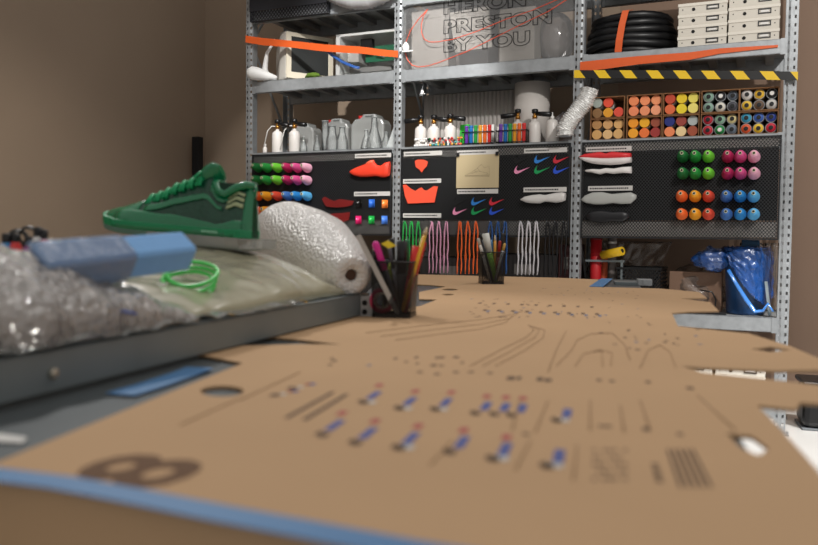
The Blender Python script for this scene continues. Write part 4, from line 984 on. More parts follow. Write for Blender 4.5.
for x, y in [(rnd.uniform(330, 470), rnd.uniform(356, 366)) for _ in range(14)] + [(rnd.uniform(470, 640), rnd.uniform(298, 318)) for _ in range(46)] + [(rnd.uniform(600, 700), rnd.uniform(312, 350)) for _ in range(26)] + [(rnd.uniform(540, 640), rnd.uniform(287, 296)) for _ in range(26)]:
    dash(marks['dark' if rnd.random() < .8 else 'steel'], x, y, rnd.uniform(.003, .007), rnd.uniform(.006, .012))
for i in range(9):
    for j in (0, 1):
        x = 480 + i * 14 + j * 5; dash(marks['dark'], x, 303 + j * 7 + i * .5, .007, .03)
        if j: dash(marks['steel'], x + 3, 306 + j * 5 + i * .6, .006, .03)
for k, q in marks.items(): q.build('printed_marks', mat('print_' + k, CB[k], .85), sheet)['kind'] = 'stuff'
# line drawings of shoes on the sheet
b = MB()
def pl(pts, r=.0006):
    b.tube([T(x, y, TZ + .0004) for x, y in pts], r, 4, flat=.3)
for k in range(3):
    k *= 1.8
    pl([(395 - k * 8, 340 - k * 2), (440 - k * 4, 334 - k * 2.4), (480, 329 - k * 2.6), (505 + k * 2, 323 - k * 2.4), (512 + k * 3, 316 - k * 1.4)])
    pl([(470 + k * 7, 366), (500 + k * 7, 350), (525 + k * 5, 338), (534 + k * 3, 330), (528, 325)])
pl([(556, 366), (570, 352), (577, 340), (590, 334), (612, 333), (625, 345), (630, 360)]); pl([(575, 366), (583, 354), (600, 350), (612, 353), (611, 366)]); pl([(592, 352), (602, 351), (603, 367)])
pl([(640, 368), (648, 350), (660, 345), (670, 352), (676, 368)]); pl([(566, 331), (556, 350), (548, 372)])
for (x0, y0, x1, y1) in ((520, 398, 512, 430), (590, 400, 590, 430), (620, 405, 624, 432), (548, 400, 535, 432), (577, 445, 573, 480), (530, 440, 515, 470), (452, 440, 430, 465), (640, 400, 650, 430), (697, 395, 735, 430), (300, 372, 240, 400), (240, 398, 180, 425)):
    pl([(x0, y0), (x1, y1)], .0007)
b.build('line_drawing', mat('faint_line', '#a48564', .85), sheet)['kind'] = 'stuff'
# large brown digit
q = text_mesh('large_digit', '8', .095, INK, sheet, (0, 0, 0), rx=0, rz=math.radians(66), sx=1.3, extrude=.0001, offs=.0022)
p0 = T(140, 470, TZ + .0003); cx_ = (max(v.co.x for v in q.data.vertices) + min(v.co.x for v in q.data.vertices)) / 2; cy_ = (max(v.co.y for v in q.data.vertices) + min(v.co.y for v in q.data.vertices)) / 2
for v in q.data.vertices: v.co += Vector((p0.x - cx_, p0.y - cy_, p0.z))
xs = [v.co.x for v in q.data.vertices]; ys = [v.co.y for v in q.data.vertices]
# tape
TAPE = mat('blue_tape', '#4a7fb2', .5, 0, .06)
def tape(pts, w_, label, z=TZ + .0006):
    b = MB(); P = [Vector((p[0], p[1], z)) for p in pts]; n = len(P); vs = []
    for i in range(n):
        t_ = (P[min(i + 1, n - 1)] - P[max(0, i - 1)]).normalized(); nn = Vector((-t_.y, t_.x, 0)) * w_ / 2; vs += [P[i] - nn, P[i] + nn]
    b.add(vs, [(2 * i, 2 * i + 2, 2 * i + 3, 2 * i + 1) for i in range(n - 1)]); o = b.build('masking_tape', TAPE, None, 0, True, .0006); tag(o, label, 'tape')
tape([T(x, y) for x, y in ((-60, 469), (60, 484), (130, 497), (220, 515), (300, 530), (409, 551), (500, 566))], .021, 'blue masking tape along the near edge of the cardboard sheet', TZ + .001)
tape([T(x, y, TZ - .003) for x, y in ((120, 396), (150, 387), (185, 375), (200, 369))], .03, 'short blue tape on the bench between the steel rail and the cardboard', TZ - .0015)
tape([T(x, y) for x, y in ((596, 287), (607, 278.8))], .04, 'blue tape at the far corner of the cardboard sheet', TZ + .001)
# small white card on the bench at left
a = T(-10, 444, TZ - .003); o = MB().add([T(-30, 440, TZ - .0025), T(22, 443, TZ - .0025), T(27, 438, TZ - .0025), T(-30, 430, TZ - .0025)], [(0, 1, 2, 3)]).build('paper_strip', WHITEP, None, 0, True, .001); tag(o, 'white paper strip on the steel bench at the left edge', 'paper')
# steel plate and clamp at far corner
p = T(628, 285, TZ - .003); t = thing('steel_clamp', 'small steel clamp plate at the far corner of the workbench', 'clamp', (p.x + .02, p.y, TZ - .004), -.2)
MB().box((-.06, 0, 0), (.05, .09, .010)).build('plate', DARKST, t, .001); MB().box((.01, -.004, .0), (.055, .05, .02)).build('jaw', GALV, t, .002); MB().tube([(.032, -.004, .011), (.032, -.016, .011)], .006, 8).build('screw', GALV, t)

# ================================================================== PEN CUPS
MESHB = perforated('black_wire_mesh', '#17171a', .0028, .36, .4, .3)
def cup(px, py, Y, rz, label):
    p = D(px, py, Y); t = thing('pen_cup', label, 'pen cup', (p.x, p.y, TZ), rz)
    w0, w1, h = .034, .038, .1; r0_ = .006
    b = MB()
    def ring(w_, z, k=4):
        out = []
        for cx, cy, a0 in ((1, 1, 0), (-1, 1, 90), (-1, -1, 180), (1, -1, 270)):
            for i in range(k + 1):
                a = math.radians(a0 + 90 * i / k); out.append((cx * (w_ - r0_) + r0_ * math.cos(a), cy * (w_ - r0_) + r0_ * math.sin(a), z))
        return out
    A_, B_ = ring(w0, .002), ring(w1, h - .003); n = len(A_)
    b.add(A_ + B_, [(i, (i + 1) % n, n + (i + 1) % n, n + i) for i in range(n)], True); b.build('mesh_body', MATS['cup_mesh'], t)
    q = MB(); C_ = ring(w0 + .0008, .0); C2 = ring(w0 + .0008, .006); q.add(C_ + C2, [(i, (i + 1) % n, n + (i + 1) % n, n + i) for i in range(n)] + [tuple(range(n))]); q.build('base', BLACKP, t)
    q = MB(); q.tube(ring(w1, h - .002) + [ring(w1, h - .002)[0]], .0018, 6, False); q.build('rim', BLACKP, t)
    return t
# cup mesh: fine see-through net along both wall directions
m = mat('cup_mesh', '#131316', .4, .3); nt = m.node_tree; bb = nt.nodes['Principled BSDF']; tc = nt.nodes.new('ShaderNodeTexCoord')
sp = nt.nodes.new('ShaderNodeSeparateXYZ'); nt.links.new(tc.outputs['Object'], sp.inputs[0])
def MM(op, a, c=None):
    q = nt.nodes.new('ShaderNodeMath'); q.operation = op
    for i, x in enumerate((a, c)):
        if x is None: continue
        if isinstance(x, (int, float)): q.inputs[i].default_value = x
        else: nt.links.new(x, q.inputs[i])
    return q.outputs[0]
hsum = MM('ADD', sp.outputs['X'], sp.outputs['Y'])
g1 = MM('LESS_THAN', MM('FRACT', MM('ADD', MM('DIVIDE', MM('ADD', hsum, sp.outputs['Z']), .0022), 100)), .44)
g2 = MM('LESS_THAN', MM('FRACT', MM('ADD', MM('DIVIDE', MM('SUBTRACT', hsum, sp.outputs['Z']), .0022), 100)), .44)
nt.links.new(MM('MAXIMUM', g1, g2), bb.inputs['Alpha'])

def pen(base, tip, r, cols, name, label, cup_pt, nib=.012):
    """pen from its foot in the cup to its upper end; cols = [(fraction, hex)...] bands from foot to end"""
    a, c = Vector(base), Vector(tip); d = c - a; L_ = d.length; d.normalize()
    t = thing(name, label, 'ruler' if 'ruler' in name else ('pencil' if 'pencil' in name else 'pen'), a)
    f0 = 0
    for i, (f1, hx, nm, kind) in enumerate(cols):
        r1, r2 = (r, r)
        if kind == 'tip': prof = [(r * .95, f0 * L_), (r * .25, f1 * L_)]
        elif kind == 'round': prof = [(r * 1.05, f0 * L_), (r * 1.05, f1 * L_ - r), (r * .7, f1 * L_ - r * .3), (.0001, f1 * L_)]
        else: prof = [(r, f0 * L_), (r, f1 * L_)]
        MB().lathe(prof, d, (0, 0, 0), 10).build(nm, mat('pen_' + hx[1:], hx, .35), t); f0 = f1
    return t
# cup one at 1.43 m
Y1 = 1.43
cup(394.5, 316, Y1, math.radians(-10), 'black mesh pen cup in front of the second post, nearer of two')
def e(px, py, dy=0): return D(px, py, Y1 + dy)
G1 = 'pens in the nearer mesh cup'
pen(e(388, 312, -.018), e(374, 250, -.03), .0042, [(.15, '#2a2a2c', 'grip', ''), (.85, '#1c1c20', 'barrel', ''), (1, '#0c0c0e', 'cap', 'round')], 'marker', 'black marker behind the clear ruler in the nearer cup', None)
pen(e(399, 313, -.022), e(374.5, 241, -.03), .0062, [(.60, '#3a3a40', 'barrel', ''), (1, '#e2289a', 'cap', 'round')], 'highlighter', 'bright pink highlighter in the nearer cup', None)
pen(e(402, 312, -.005), e(388, 240, .0), .0036, [(.6, '#8a8a90', 'barrel', ''), (.93, '#5a5a60', 'sleeve', ''), (1, '#c8b89a', 'end', 'tip')], 'mechanical_pencil', 'grey mechanical pencil behind the pink highlighter', None)
pen(e(395, 310, .01), e(392, 238, .02), .0045, [(.7, '#141416', 'barrel', ''), (1, '#0a0a0c', 'cap', 'round')], 'marker', 'black marker behind the yellow tag in the nearer cup', None)
pen(e(401, 313, .0), e(402, 241, -.005), .0095, [(.55, '#202024', 'barrel', ''), (1, '#0e0e10', 'cap', '')], 'marker', 'thick black marker standing in the middle of the nearer cup', None)
pen(e(404, 312, .012), e(407.5, 239, .02), .0048, [(.6, '#1a5a3a', 'barrel', ''), (1, '#127a48', 'cap', 'round')], 'marker', 'dark green marker in the nearer cup', None)
pen(e(404, 312, -.012), e(416, 246, -.012), .0062, [(.5, '#b82420', 'barrel', ''), (1, '#e0302a', 'cap', '')], 'marker', 'thick red marker at the right of the nearer cup', None)
pen(e(402, 311, -.02), e(427, 227, -.01), .0038, [(.90, '#eab020', 'barrel', ''), (.94, '#c0a070', 'ferrule', ''), (1, '#efe0c0', 'wood_tip', 'tip')], 'pencil', 'yellow pencil leaning right in the nearer cup', None)
pen(e(405, 311, .01), e(424.5, 241, .018), .0042, [(.5, '#c02a28', 'barrel', ''), (1, '#d83430', 'cap', 'round')], 'marker', 'slim red marker leaning right beside the yellow pencil', None)
# clear ruler
a, c = e(398, 314, -.028), e(358, 235, -.055); d = (c - a).normalized(); nn = Vector((0, 1, 0)).cross(d).normalized()
b = MB(); wv = nn * .0045; tv = Vector((0, .001, 0)); b.add([a - wv - tv, a + wv - tv, c + wv - tv, c - wv - tv, a - wv + tv, a + wv + tv, c + wv + tv, c - wv + tv], [(0, 1, 2, 3), (7, 6, 5, 4), (0, 4, 5, 1), (1, 5, 6, 2), (2, 6, 7, 3), (3, 7, 4, 0)])
o = b.build('ruler', film('ruler_clear', '#c4c8cc', .85, .1, 0, 10)); tag(o, 'long clear grey ruler leaning left out of the nearer cup', 'ruler')
# yellow tag folded on pens
c = e(388.5, 244.5, -.034); t = thing('paper_tag', 'small yellow tag stuck on the pens of the nearer cup', 'tag', c)
MB().add([(-.013, 0, .001), (0, -.003, -.007), (.014, -.002, -.002), (-.001, .002, .007)], [(0, 1, 2, 3)]).build('tag', mat('yellow_tag', '#f0d020', .5), t, 0, True, .001)
# tape roll in the cup
p = e(382.5, 300.5, -.021); t = thing('tape_roll', 'pink roll of tape standing inside the nearer cup', 'tape roll', (p.x, p.y, p.z), math.radians(-10))
def ringm(ro, ri, w_): return MB().lathe([(ri, -w_), (ro, -w_), (ro, w_), (ri, w_), (ri, -w_)], (0, 1, 0), (0, 0, 0), 32)
q = MB(); q.lathe([(.012, -.005), (.0225, -.005), (.0225, .005), (.012, .005)], (0, 1, 0), (0, 0, 0), 32, True)
q.f = [x for x in q.f if len(x) == 4]; q.sm = [True] * len(q.f)
q.build('pink_tape', mat('pink_tape', '#d8486c', .4), t)
q = MB(); q.lathe([(.0115, -.0055), (.015, -.0055), (.015, .0055), (.0115, .0055)], (0, 1, 0), (0, 0, 0), 28); q.f = [x for x in q.f if len(x) == 4]; q.sm = [True] * len(q.f); q.build('core', mat('tape_core', '#d8c8b8', .6), t)
o = pen(e(385, 311, .0), e(392, 262, .01), .006, [(.55, '#c8d820', 'barrel', ''), (1, '#a8c020', 'cap', '')], 'highlighter', 'yellow green highlighter seen through the tape roll in the nearer cup', None)

# cup two
Y2 = 2.49
cup(491, 284, Y2, math.radians(6), 'black mesh pen cup farther back in front of the laces')
def e2(px, py, dy=0): return D(px, py, Y2 + dy)
pen(e2(491, 282, -.02), e2(478, 238, -.03), .0052, [(.6, '#d8d6d0', 'barrel', ''), (.85, '#e8e6e0', 'cap', ''), (1, '#c8c4bc', 'end', 'round')], 'marker', 'white marker leaning left in the farther cup', None)
pen(e2(493, 283, -.024), e2(480.5, 234.5, -.03), .004, [(.9, '#17171a', 'barrel', ''), (1, '#0c0c0e', 'end', 'round')], 'pen', 'long black pen leaning left in the farther cup', None)
pen(e2(494, 282, -.005), e2(485.5, 233.5, -.01), .0115, [(.62, '#8ac83a', 'barrel', ''), (1, '#e2e4de', 'cap', '')], 'highlighter', 'wide green highlighter with a white cap in the farther cup', None)
pen(e2(494, 282, .015), e2(490, 240, .03), .008, [(.6, '#2c5a8c', 'barrel', ''), (1, '#2a6a9c', 'cap', '')], 'marker', 'blue marker at the back of the farther cup', None)
pen(e2(495, 282, .01), e2(495, 235, .01), .0044, [(.88, '#e0a030', 'barrel', ''), (1, '#e8d8b8', 'wood_tip', 'tip')], 'pencil', 'yellow pencil upright in the farther cup', None)
pen(e2(496, 282, .0), e2(500, 240.5, .0), .005, [(.6, '#8c1c20', 'barrel', ''), (1, '#a8201e', 'cap', 'round')], 'marker', 'dark red marker in the farther cup', None)
pen(e2(496, 282, .02), e2(503, 233, .025), .0065, [(.6, '#1c1c20', 'barrel', ''), (1, '#0c0c10', 'cap', 'round')], 'marker', 'thick black marker at the right of the farther cup', None)
pen(e2(495, 281, -.018), e2(505, 243, -.02), .0042, [(.8, '#b8bcc2', 'barrel', ''), (1, '#d8b060', 'end', 'round')], 'pen', 'silver pen leaning right in the farther cup', None)

# ================================================================== ON THE PACKING TABLE
# bubble wrap roll
BUB = film('bubble_wrap', '#f0ece8', .92, .3, .8, 170, .06, True)
end = Vector((-.0998, 1.40, .9312)); far_ = Vector((-.252, 1.76, .985)); dr = (end - far_).normalized()
t = thing('bubble_wrap_roll', 'large white roll of bubble wrap lying on the packing table behind the green shoe', 'bubble wrap roll', tuple(far_))
Lr = (end - far_).length
prof = [(.03, -.10), (.08, -.10), (.083, -.05), (.084, .1), (.083, .18), (.080, .25)]
prof = [(.030, -.08), (.082, -.08), (.085, -.06), (.087, .1), (.084, .18), (.072, .25), (.058, Lr - .07), (.046, Lr - .03), (.034, Lr - .003), (.030, Lr + .001), (.012, Lr - .001), (.0095, Lr - .01)]
b = MB(); b.lathe([(r_, h) for r_, h in prof], dr, (0, 0, 0), 56)
for i, v in enumerate(b.v):
    k = 1 + .02 * noise.noise(v * 14); ax = dr * v.dot(dr); b.v[i] = ax + (v - ax) * k
b.f = [x for x in b.f if len(x) == 4]; b.sm = b.sm[:len(b.f)]; b.build('wrap', BUB, t)
MB().lathe([(.0092, -.05), (.0092, Lr - .004)], dr, (0, 0, 0), 16).build('core', mat('core_brown', '#4a3226', .8), t)
b = MB(); b.tube([end + Vector((-.015, -.0, -.03)) - far_, end + Vector((-.022, -.01, -.055)) - far_, end + Vector((-.028, -.012, -.072)) - far_], .0015, 5); b.build('loose_edge', BUB, t)

def crumple(u0, u1, v0, v1, nu, nv, fn, name, m, label, cat, solid=.001):
    b = MB(); vs = []
    for i in range(nu + 1):
        for j in range(nv + 1):
            u, v = u0 + (u1 - u0) * i / nu, v0 + (v1 - v0) * j / nv; vs.append(fn(u, v, i / nu, j / nv))
    b.add(vs, [(i * (nv + 1) + j, (i + 1) * (nv + 1) + j, (i + 1) * (nv + 1) + j + 1, i * (nv + 1) + j + 1) for i in range(nu) for j in range(nv)], True)
    o = b.build(name, m, None, 0, True, solid); tag(o, label, cat); return o
def nz(x, y, s, k): return noise.noise(Vector((x * s, y * s, k)))
# cream plastic bag, mound carrying the shoe
def cream(u, v, a, c):
    hgt = .088 * max(0, math.sin(math.pi * min(1, max(0, c)))) ** .5 * (1 - max(0, a - .86) / .14) ** .7
    hgt *= .35 + .65 * min(1, a * 1.35)
    w_ = nz(u, v, 9, 1) * .006 + abs(nz(u, v, 22, 2)) * .005
    return B(u, v, ZB + .0015 + max(0, hgt * (.92) + (w_ if hgt > .004 else abs(w_) * .4)))
crumple(.26, .86, .018, .56, 80, 70, cream, 'plastic_bag', film('cream_plastic', '#d2cdae', .72, .2, .5, 14, .1), 'cream translucent plastic bag bulging under the green shoe', 'plastic bag')
# clear film lying flat towards the rail
def flatf(u, v, a, c): return B(u, v, ZB + .002 + abs(nz(u, v, 16, 5)) * .012 + .004 * abs(nz(u, v, 45, 6)))
crumple(-.2, .62, -.004, .2, 80, 30, flatf, 'plastic_sheet', film('flat_film', '#d4d8d4', .38, .1, .5, 30), 'clear wrinkled plastic sheet lying along the rail of the packing table', 'plastic sheet')
# bubble wrap pile (left foreground)
def pile(u, v, a, c):
    e_ = (math.sin(math.pi * min(1, a)) ** .45) * (math.sin(math.pi * min(1, c)) ** .38)
    return B(u + .01 * nz(u, v, 30, 8), v + .012 * nz(u, v, 25, 9), ZB + .003 + e_ * .110 + e_ * (nz(u, v, 14, 3) * .022 + nz(u, v, 40, 4) * .010))
PILE = film('crumpled_bubble_wrap', '#e8e2de', .42, .12, 1.0, 120, .1, True)
crumple(-.35, .34, .001, .42, 120, 80, pile, 'bubble_wrap_pile', PILE, 'crumpled heap of clear bubble wrap at the left edge of the packing table', 'bubble wrap')
def pile2(u, v, a, c):
    p = pile(u, v, a, c); e_ = (math.sin(math.pi * a) * math.sin(math.pi * c)) ** .5
    p.z = ZB + .002 + max(0, (p.z - ZB) * .72 + e_ * nz(u, v, 24, 20) * .018); return p
crumple(-.3, .30, .02, .38, 90, 60, pile2, 'bubble_wrap_pile', film('crumpled_inner_wrap', '#c9c2bd', .6, .25, 1.0, 80, .1, True), 'inner layer of crumpled bubble wrap inside the clear heap', 'bubble wrap')
# blue foam edge profile: rounded L section
cA = D(187, 251, .96); cB = D(38, 268, .76)
ax = (cB - cA).normalized(); upv = Vector((0, 0, 1)); sdv = ax.cross(upv).normalized(); upv = sdv.cross(ax).normalized()
if sdv.y > 0: sdv = -sdv
t = thing('foam_profile', 'light blue foam edge profile lying on the bubble wrap heap', 'foam profile', tuple(cA))
sec = [(-.004, .024), (.0, .0235), (.008, .012), (.011, .002), (.008, -.006), (.000, -.0165), (-.004, -.0215), (-.010, -.019), (-.004, -.008), (-.001, 0), (-.003, .010), (-.014, .019)]
sec = [(.026, .020), (-.006, .024), (-.020, .021), (-.024, .010), (-.024, -.022), (-.017, -.023), (-.012, -.010), (-.008, .004), (.002, .012), (.024, .013)]
sec = [(-.006, .024), (.014, .006), (.016, .001), (.013, -.004), (.002, -.023), (-.004, -.021), (.006, -.003), (.007, .001), (.005, .004), (-.011, .020)]
def prismax(sec, a, c, b, inset=0):
    n = len(sec); vs = [a + sdv * x + upv * y for x, y in sec] + [c + sdv * x + upv * y for x, y in sec]
    b.add(vs, [tuple(range(n)), tuple(reversed(range(n, 2 * n)))] + [(i + n, (i + 1) % n + n, (i + 1) % n, i) for i in range(n)])
b = MB(); L2 = (cB - cA); prismax(sec, Vector((0, 0, 0)), L2, b); b.build('foam', mat('blue_foam', '#7db2ea', .8, 0, .06, 60, .3, 300), t, .003)
b = MB(); sec2 = [(x * 1.10, y * 1.12) for x, y in sec]; prismax(sec2, L2 * .46, L2 * 1.02, b); b.build('clear_wrap', film('foam_wrap', '#a8b8d0', .30, .1, 1.0, 60), t, .003)
# blue flap scrap
o = MB().add([D(110, 305, .80), D(124, 303, .84), D(137, 314, .82), D(124, 312, .80)], [(0, 1, 2, 3)]).build('plastic_scrap', mat('blue_scrap', '#2c5cb8', .3), None, 0, True, .001); tag(o, 'small dark blue plastic scrap beside the bubble wrap heap', 'scrap')
# green coil of tubing, leaning on the mound
c = D(189, 281, 1.06); t = thing('tubing_coil', 'bright green coil of clear plastic tubing on the packing table', 'tubing coil', tuple(c))
GT = film('green_tube', '#3fe85a', .8, .1, 0, 20); b = MB(); pts = []
n = 60; R_ = .034
Rt = Matrix.Rotation(math.radians(28), 3, 'X') @ Matrix.Rotation(math.radians(4), 3, 'Y')
for k in range(3):
    q = MB(); off_ = Vector((.003 * (k - 1), .004 * k, -.006 + .0068 * k)); rr = R_ * (1 - .04 * k)
    q.tube([Rt @ (Vector((rr * 1.05 * math.cos(2 * math.pi * i / n), rr * math.sin(2 * math.pi * i / n), .0012 * math.sin(2 * math.pi * i / n * 2 + k))) + off_) for i in range(n + 1)], .0027, 8, False)
    q.build('tube_loop', mat('green_tubing', '#35d650', .25, 0, .08, 30, spec=.8), t)
MB().box((-.006, -.008, -.006), (.006, .004, .005)).build('connector', WHITEP, t)
t_ = COL.objects[-1]; t_.location = Rt @ Vector((-R_ * .85, -R_ * .55, 0))

# colourful spools behind the heap
def upright(px, ytop, Y, r, m, name, label, cat='spool'):
    p = D(px, ytop, Y); t = thing(name, label, cat, (p.x, p.y, ZB - .003)); h = p.z - (ZB - .003)
    MB().lathe([(r, 0), (r, h * .86), (r * .6, h * .93), (r * .55, h)], n=14).build('body', m, t); MB().lathe([(r * .62, h * .9), (r * .62, h + .004), (0, h + .005)], n=12).build('cap', BLACKP, t); return t
for px, yt, r, hx, lab in ((7, 237, .010, '#3a8cc8', 'blue bottle'), (15.5, 236.5, .008, '#e04040', 'coral red bottle'), (29, 240, .008, '#8a2a80', 'purple bottle'), (38, 230.5, .0085, '#e8e6e4', 'white bottle'), (44, 233, .008, '#c01c28', 'red bottle')):
    upright(px, yt, 1.02, r, mat('btl_' + hx[1:], hx, .4), 'paint_bottle', lab + ' standing behind the bubble wrap heap', 'bottle')
for px, py, lab in ((17, 239, 'left'), (28, 236, 'right')):
    p = D(px, py, 1.05); t = thing('cable_coil', 'black cable coil behind the bubble wrap heap, %s of two' % lab, 'cable', (p.x, p.y, p.z), .3)
    q = MB()
    for k in range(3): q.tube([((.0105 + .0008 * k) * math.cos(2 * math.pi * i / 24), .003 * k, (.0105 + .0008 * k) * math.sin(2 * math.pi * i / 24)) for i in range(25)], .0016, 6, False)
    q.build('loops', BLACKP, t)
    MB().box((-.004, .0, -(p.z - ZB + .003)), (.004, .006, -.009)).build('stand', BLACKP, t)

# ================================================================== GREEN SNEAKER
GR = mat('green_gloss', '#097a4e', .25, 0, .06, 20, .1, 80, coat=.6)
GRD = mat('green_mesh', '#05442f', .35, 0, .2, 60, .5, 160, coat=.3)
GRS = mat('green_sole', '#0a8a58', .35)
AIR = film('clear_air_unit', '#b8bcb4', .5, .08, .1, 10)
sole_z = None
heel = D(255, 249.5, 1.34); toe = D(111, 236.5, 1.44)
ln = Vector((toe.x - heel.x, toe.y - heel.y, 0)); LEN = ln.length; rzs = math.atan2(ln.y, ln.x)
t = thing('sneaker', 'glossy green sneaker with a clear air sole standing on the plastic bag', 'shoe', (heel.x, heel.y, heel.z), rzs)
slope = (toe.z - heel.z)                 # rise toward the toe
SS = LEN / .28
# local: x heel->toe, y left (visible side is +y or -y), z up
def interp(tab, x):
    for (x0, v0), (x1, v1) in zip(tab, tab[1:]):
        if x <= x1: f_ = (x - x0) / (x1 - x0) if x1 > x0 else 0; f_ = f_ * f_ * (3 - 2 * f_) * .5 + f_ * .5; return v0 + (v1 - v0) * f_
    return tab[-1][1]
WID = [(0, .009), (.015, .020), (.04, .029), (.12, .034), (.3, .032), (.5, .037), (.7, .045), (.85, .044), (.93, .037), (.97, .028), (.99, .018), (1, .006)]
TOPH = [(0, .088), (.02, .096), (.07, .100), (.12, .088), (.16, .082), (.20, .086), (.24, .106), (.27, .113), (.32, .108), (.44, .097), (.6, .077), (.72, .065), (.88, .052), (.94, .048), (.975, .043), (.99, .038), (1, .032)]
BOT = [(0, .010), (.6, .010), (.78, .011), (.9, .014), (.97, .019), (1, .025)]
def sect(x, off=0, w_s=1.0, n=20, top=None, z0=None):
    wv = interp(WID, x) * w_s + off; h = (interp(TOPH, x) if top is None else top) + off; zb = interp(BOT, x) + .008 if z0 is None else z0
    out = []
    for k in range(n + 1):
        a = math.pi * k / n; c, s_ = math.cos(a), math.sin(a)
        taper = 1 - .45 * (s_ ** 1.5) * min(1, h / .09)
        out.append(Vector((x * .28, wv * math.copysign(abs(c) ** .62, c) * taper, zb + (h - zb) * (abs(s_) ** .8))))
    return out
def rise(v): return Vector((v.x * SS, v.y * SS, v.z * SS + slope * (v.x / .28)))
def loftx(xs, name, m, parent, **kw):
    b = MB(); n = kw.get('n', 20); vs = []
    for x in xs: vs += [rise(p) for p in sect(x, **kw)]
    k = n + 1
    b.add(vs, [(i * k + j, i * k + j + 1, (i + 1) * k + j + 1, (i + 1) * k + j) for i in range(len(xs) - 1) for j in range(n)], True)
    b.f += [tuple(range(k)), tuple(reversed([(len(xs) - 1) * k + j for j in range(k)]))]; b.sm += [False, False]
    return b.build(name, m, parent)
xs = [i / 60 for i in range(61)]
# ankle opening: upper split around it
up_ = loftx([x for x in xs if .0 <= x <= .72], 'upper', GRD, t)
loftx([x / 100 for x in range(70, 96, 2)] + [.96, .97, .975, .98, .985, .99, .995, 1], 'toe_cap', GR, t, off=.0012)
# heel counter
loftx([0, .004, .008, .015, .022, .03], 'heel_tab', GR, t, off=.0012)
# overlay bands
def side_panel(poly, name, m, off=.0022, sides=(1, -1)):
    """panel on the flank: poly in (x, height fraction)"""
    for sg in sides:
        b = MB(); nU, nV = 16, 5; vs = []
        for i in range(nU + 1):
            f_ = i / nU
            for j in range(nV + 1):
                g = j / nV; lo = interp(poly[0], f_); hi = interp(poly[1], f_); x = poly[2][0] + (poly[2][1] - poly[2][0]) * f_; q = lo + (hi - lo) * g
                S_ = sect(x, off, n=40); idx = q * 20; i0 = int(idx); fr = idx - i0; p = S_[i0] * (1 - fr) + S_[min(i0 + 1, 40)] * fr
                vs.append(rise(Vector((p.x, p.y * sg, p.z))))
        b.add(vs, [(i * (nV + 1) + j, (i + 1) * (nV + 1) + j, (i + 1) * (nV + 1) + j + 1, i * (nV + 1) + j + 1) for i in range(nU) for j in range(nV)], True)
        b.build(name, m, up_, 0, True, .0008)
side_panel(([(0, .0), (1, .0)], [(0, .16), (.3, .10), (.6, .20), (1, .5)], (.02, .86)), 'mudguard', GR, .0026)
side_panel(([(0, .78), (1, .78)], [(0, .98), (1, .98)], (.3, .70)), 'eyestay', GR, .0022)
side_panel(([(0, .55), (1, .5)], [(0, .9), (1, .95)], (.13, .25)), 'ankle_panel', GR, .0024)
side_panel(([(0, .36), (1, .30)], [(0, .42), (1, .44)], (.16, .66)), 'stitched_seam', GR, .0026)
for k, fz in enumerate((.32, .42, .52)):
    side_panel(([(0, fz), (1, fz + .03)], [(0, fz + .06), (1, fz + .09)], (.03, .13)), 'heel_stripe', mat('pale_reflective', '#a9b48a', .3, .3), .0036)
# collar and tongue
def P_(x, y, z): return rise(Vector((x * .28, y, z)))
ring = [P_(.02, 0, .100), P_(.035, .012, .101), P_(.08, .017, .096), (P_(.15, .019, .084)), P_(.20, .017, .087), P_(.235, .011, .100), P_(.245, 0, .104), P_(.235, -.011, .100), P_(.20, -.017, .087), P_(.15, -.019, .084), P_(.08, -.017, .096), P_(.035, -.012, .101), P_(.02, 0, .100)]
b = MB(); b.tube(ring, .0065 * SS, 10, False); b.build('collar', GR, t)
b = MB(); b.add([p + Vector((0, 0, .002)) for p in ring[:-1]], [tuple(range(12))]); b.build('lining', mat('dark_green_lining', '#04301f', .8), t)
b = MB(); b.tube([P_(.36, 0, .098), P_(.30, 0, .107), P_(.265, 0, .115), P_(.235, 0, .121), P_(.215, 0, .122)], [.018 * SS, .020 * SS, .021 * SS, .019 * SS, .012 * SS], 14, True, .36); b.build('tongue', GR, t)
b = MB(); b.tube([P_(.03, 0, .085), P_(.012, 0, .098), P_(.0, 0, .102), P_(-.008, 0, .094), P_(.0, 0, .082)], .0032 * SS, 8, True, .5); b.build('pull_tab', GR, t)
for k in range(7):
    x = .32 + k * .055; hh = interp(TOPH, x); wv = .020 + .0008 * k
    b = MB(); b.tube([P_(x, -wv, hh - .012), P_(x + .01, -wv * .5, hh + .0015), P_(x + .018, wv * .5, hh + .0015), P_(x + .026, wv, hh - .013)], .0030 * SS, 7); b.tube([P_(x, wv, hh - .012), P_(x + .01, wv * .5, hh + .003), P_(x + .018, -wv * .5, hh + .003), P_(x + .026, -wv, hh - .013)], .0030 * SS, 7)
    b.build('lace', mat('green_lace', '#12a468', .5), t)
b = MB()
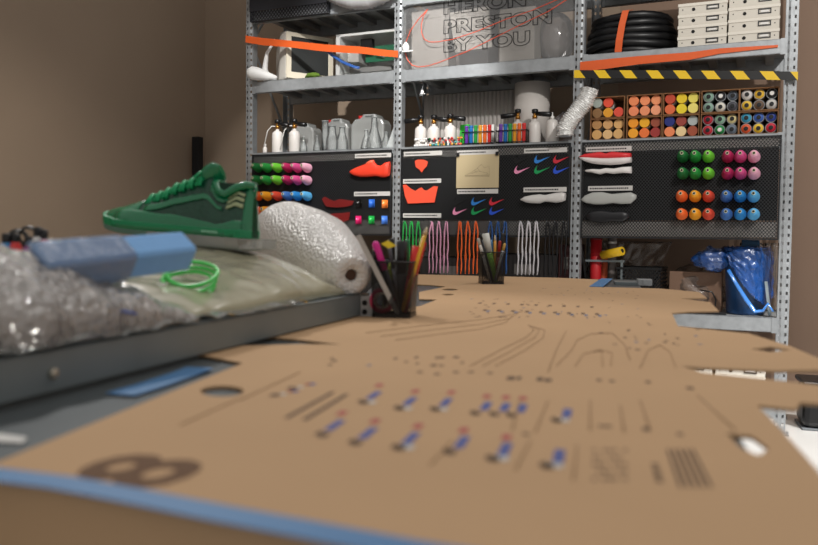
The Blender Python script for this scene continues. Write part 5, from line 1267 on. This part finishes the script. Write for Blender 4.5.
for sg in (-1, 1): b.tube([P_(.31, 0, .112), P_(.325, sg * .014, .117), P_(.345, sg * .024, .108), P_(.33, sg * .018, .100), P_(.315, sg * .004, .110)], .0024 * SS, 7)
b.build('lace_bow', MATS['green_lace'], t)
# sole
def sole(z0, z1, off, x0, x1, name, m):
    b = MB(); n = 60; top = []; 
    for sg in (1, -1):
        rng = range(n + 1) if sg == 1 else range(n, -1, -1)
        for i in rng:
            x = x0 + (x1 - x0) * i / n; top.append((x, sg * (interp(WID, x) + off)))
    lift = lambda x: interp(BOT, x) - .010
    N = len(top); vs = [rise(Vector((x * .28, y, z1 + lift(x)))) for x, y in top] + [rise(Vector((x * .28, y * .96, z0 + lift(x)))) for x, y in top]
    b.add(vs, [tuple(range(N)), tuple(reversed(range(N, 2 * N)))] + [(i + N, (i + 1) % N + N, (i + 1) % N, i) for i in range(N)]); return b.build(name, m, t, .002)
sole(.016, .030, .0035, 0, 1, 'midsole', GRS)
sole(.0, .017, .0035, -.02, .62, 'air_unit', AIR)
sole(.008, .017, .002, .6, 1.0, 'forefoot_sole', mat('grey_green_sole', '#5a7a6c', .4))
sole(-.002, .002, .001, -.01, .62, 'outsole', mat('grey_outsole', '#7e8680', .5))
b = MB(); P = [rise(Vector((.90 * .28 + (x - .5) * -.026 * 1.0, (interp(WID, .88) * .80), .031 + (y - .2) * .016))) for x, y in SWOOSH]
side = 1
for sg in (1, -1):
    PP = [Vector((p.x, sg * (p.y + .003), p.z)) for p in P]; b.add(PP, [tuple(range(len(PP)))])
b.build('small_tick', mat('dark_green_tick', '#04200f', .2), t, 0, True, .0015)
b = MB()
for k in range(7):
    x = .16 + k * .016
    for sg in (1,): b.add([P_(x, sg * (interp(WID, x) + .0042), .022), P_(x + .011, sg * (interp(WID, x) + .0042), .022), P_(x + .011, sg * (interp(WID, x) + .0042), .0255), P_(x, sg * (interp(WID, x) + .0042), .0255)], [(0, 1, 2, 3)])
b.build('sole_lettering', mat('pale_green_print', '#9ad8b8', .5), t, 0, True, .0005)
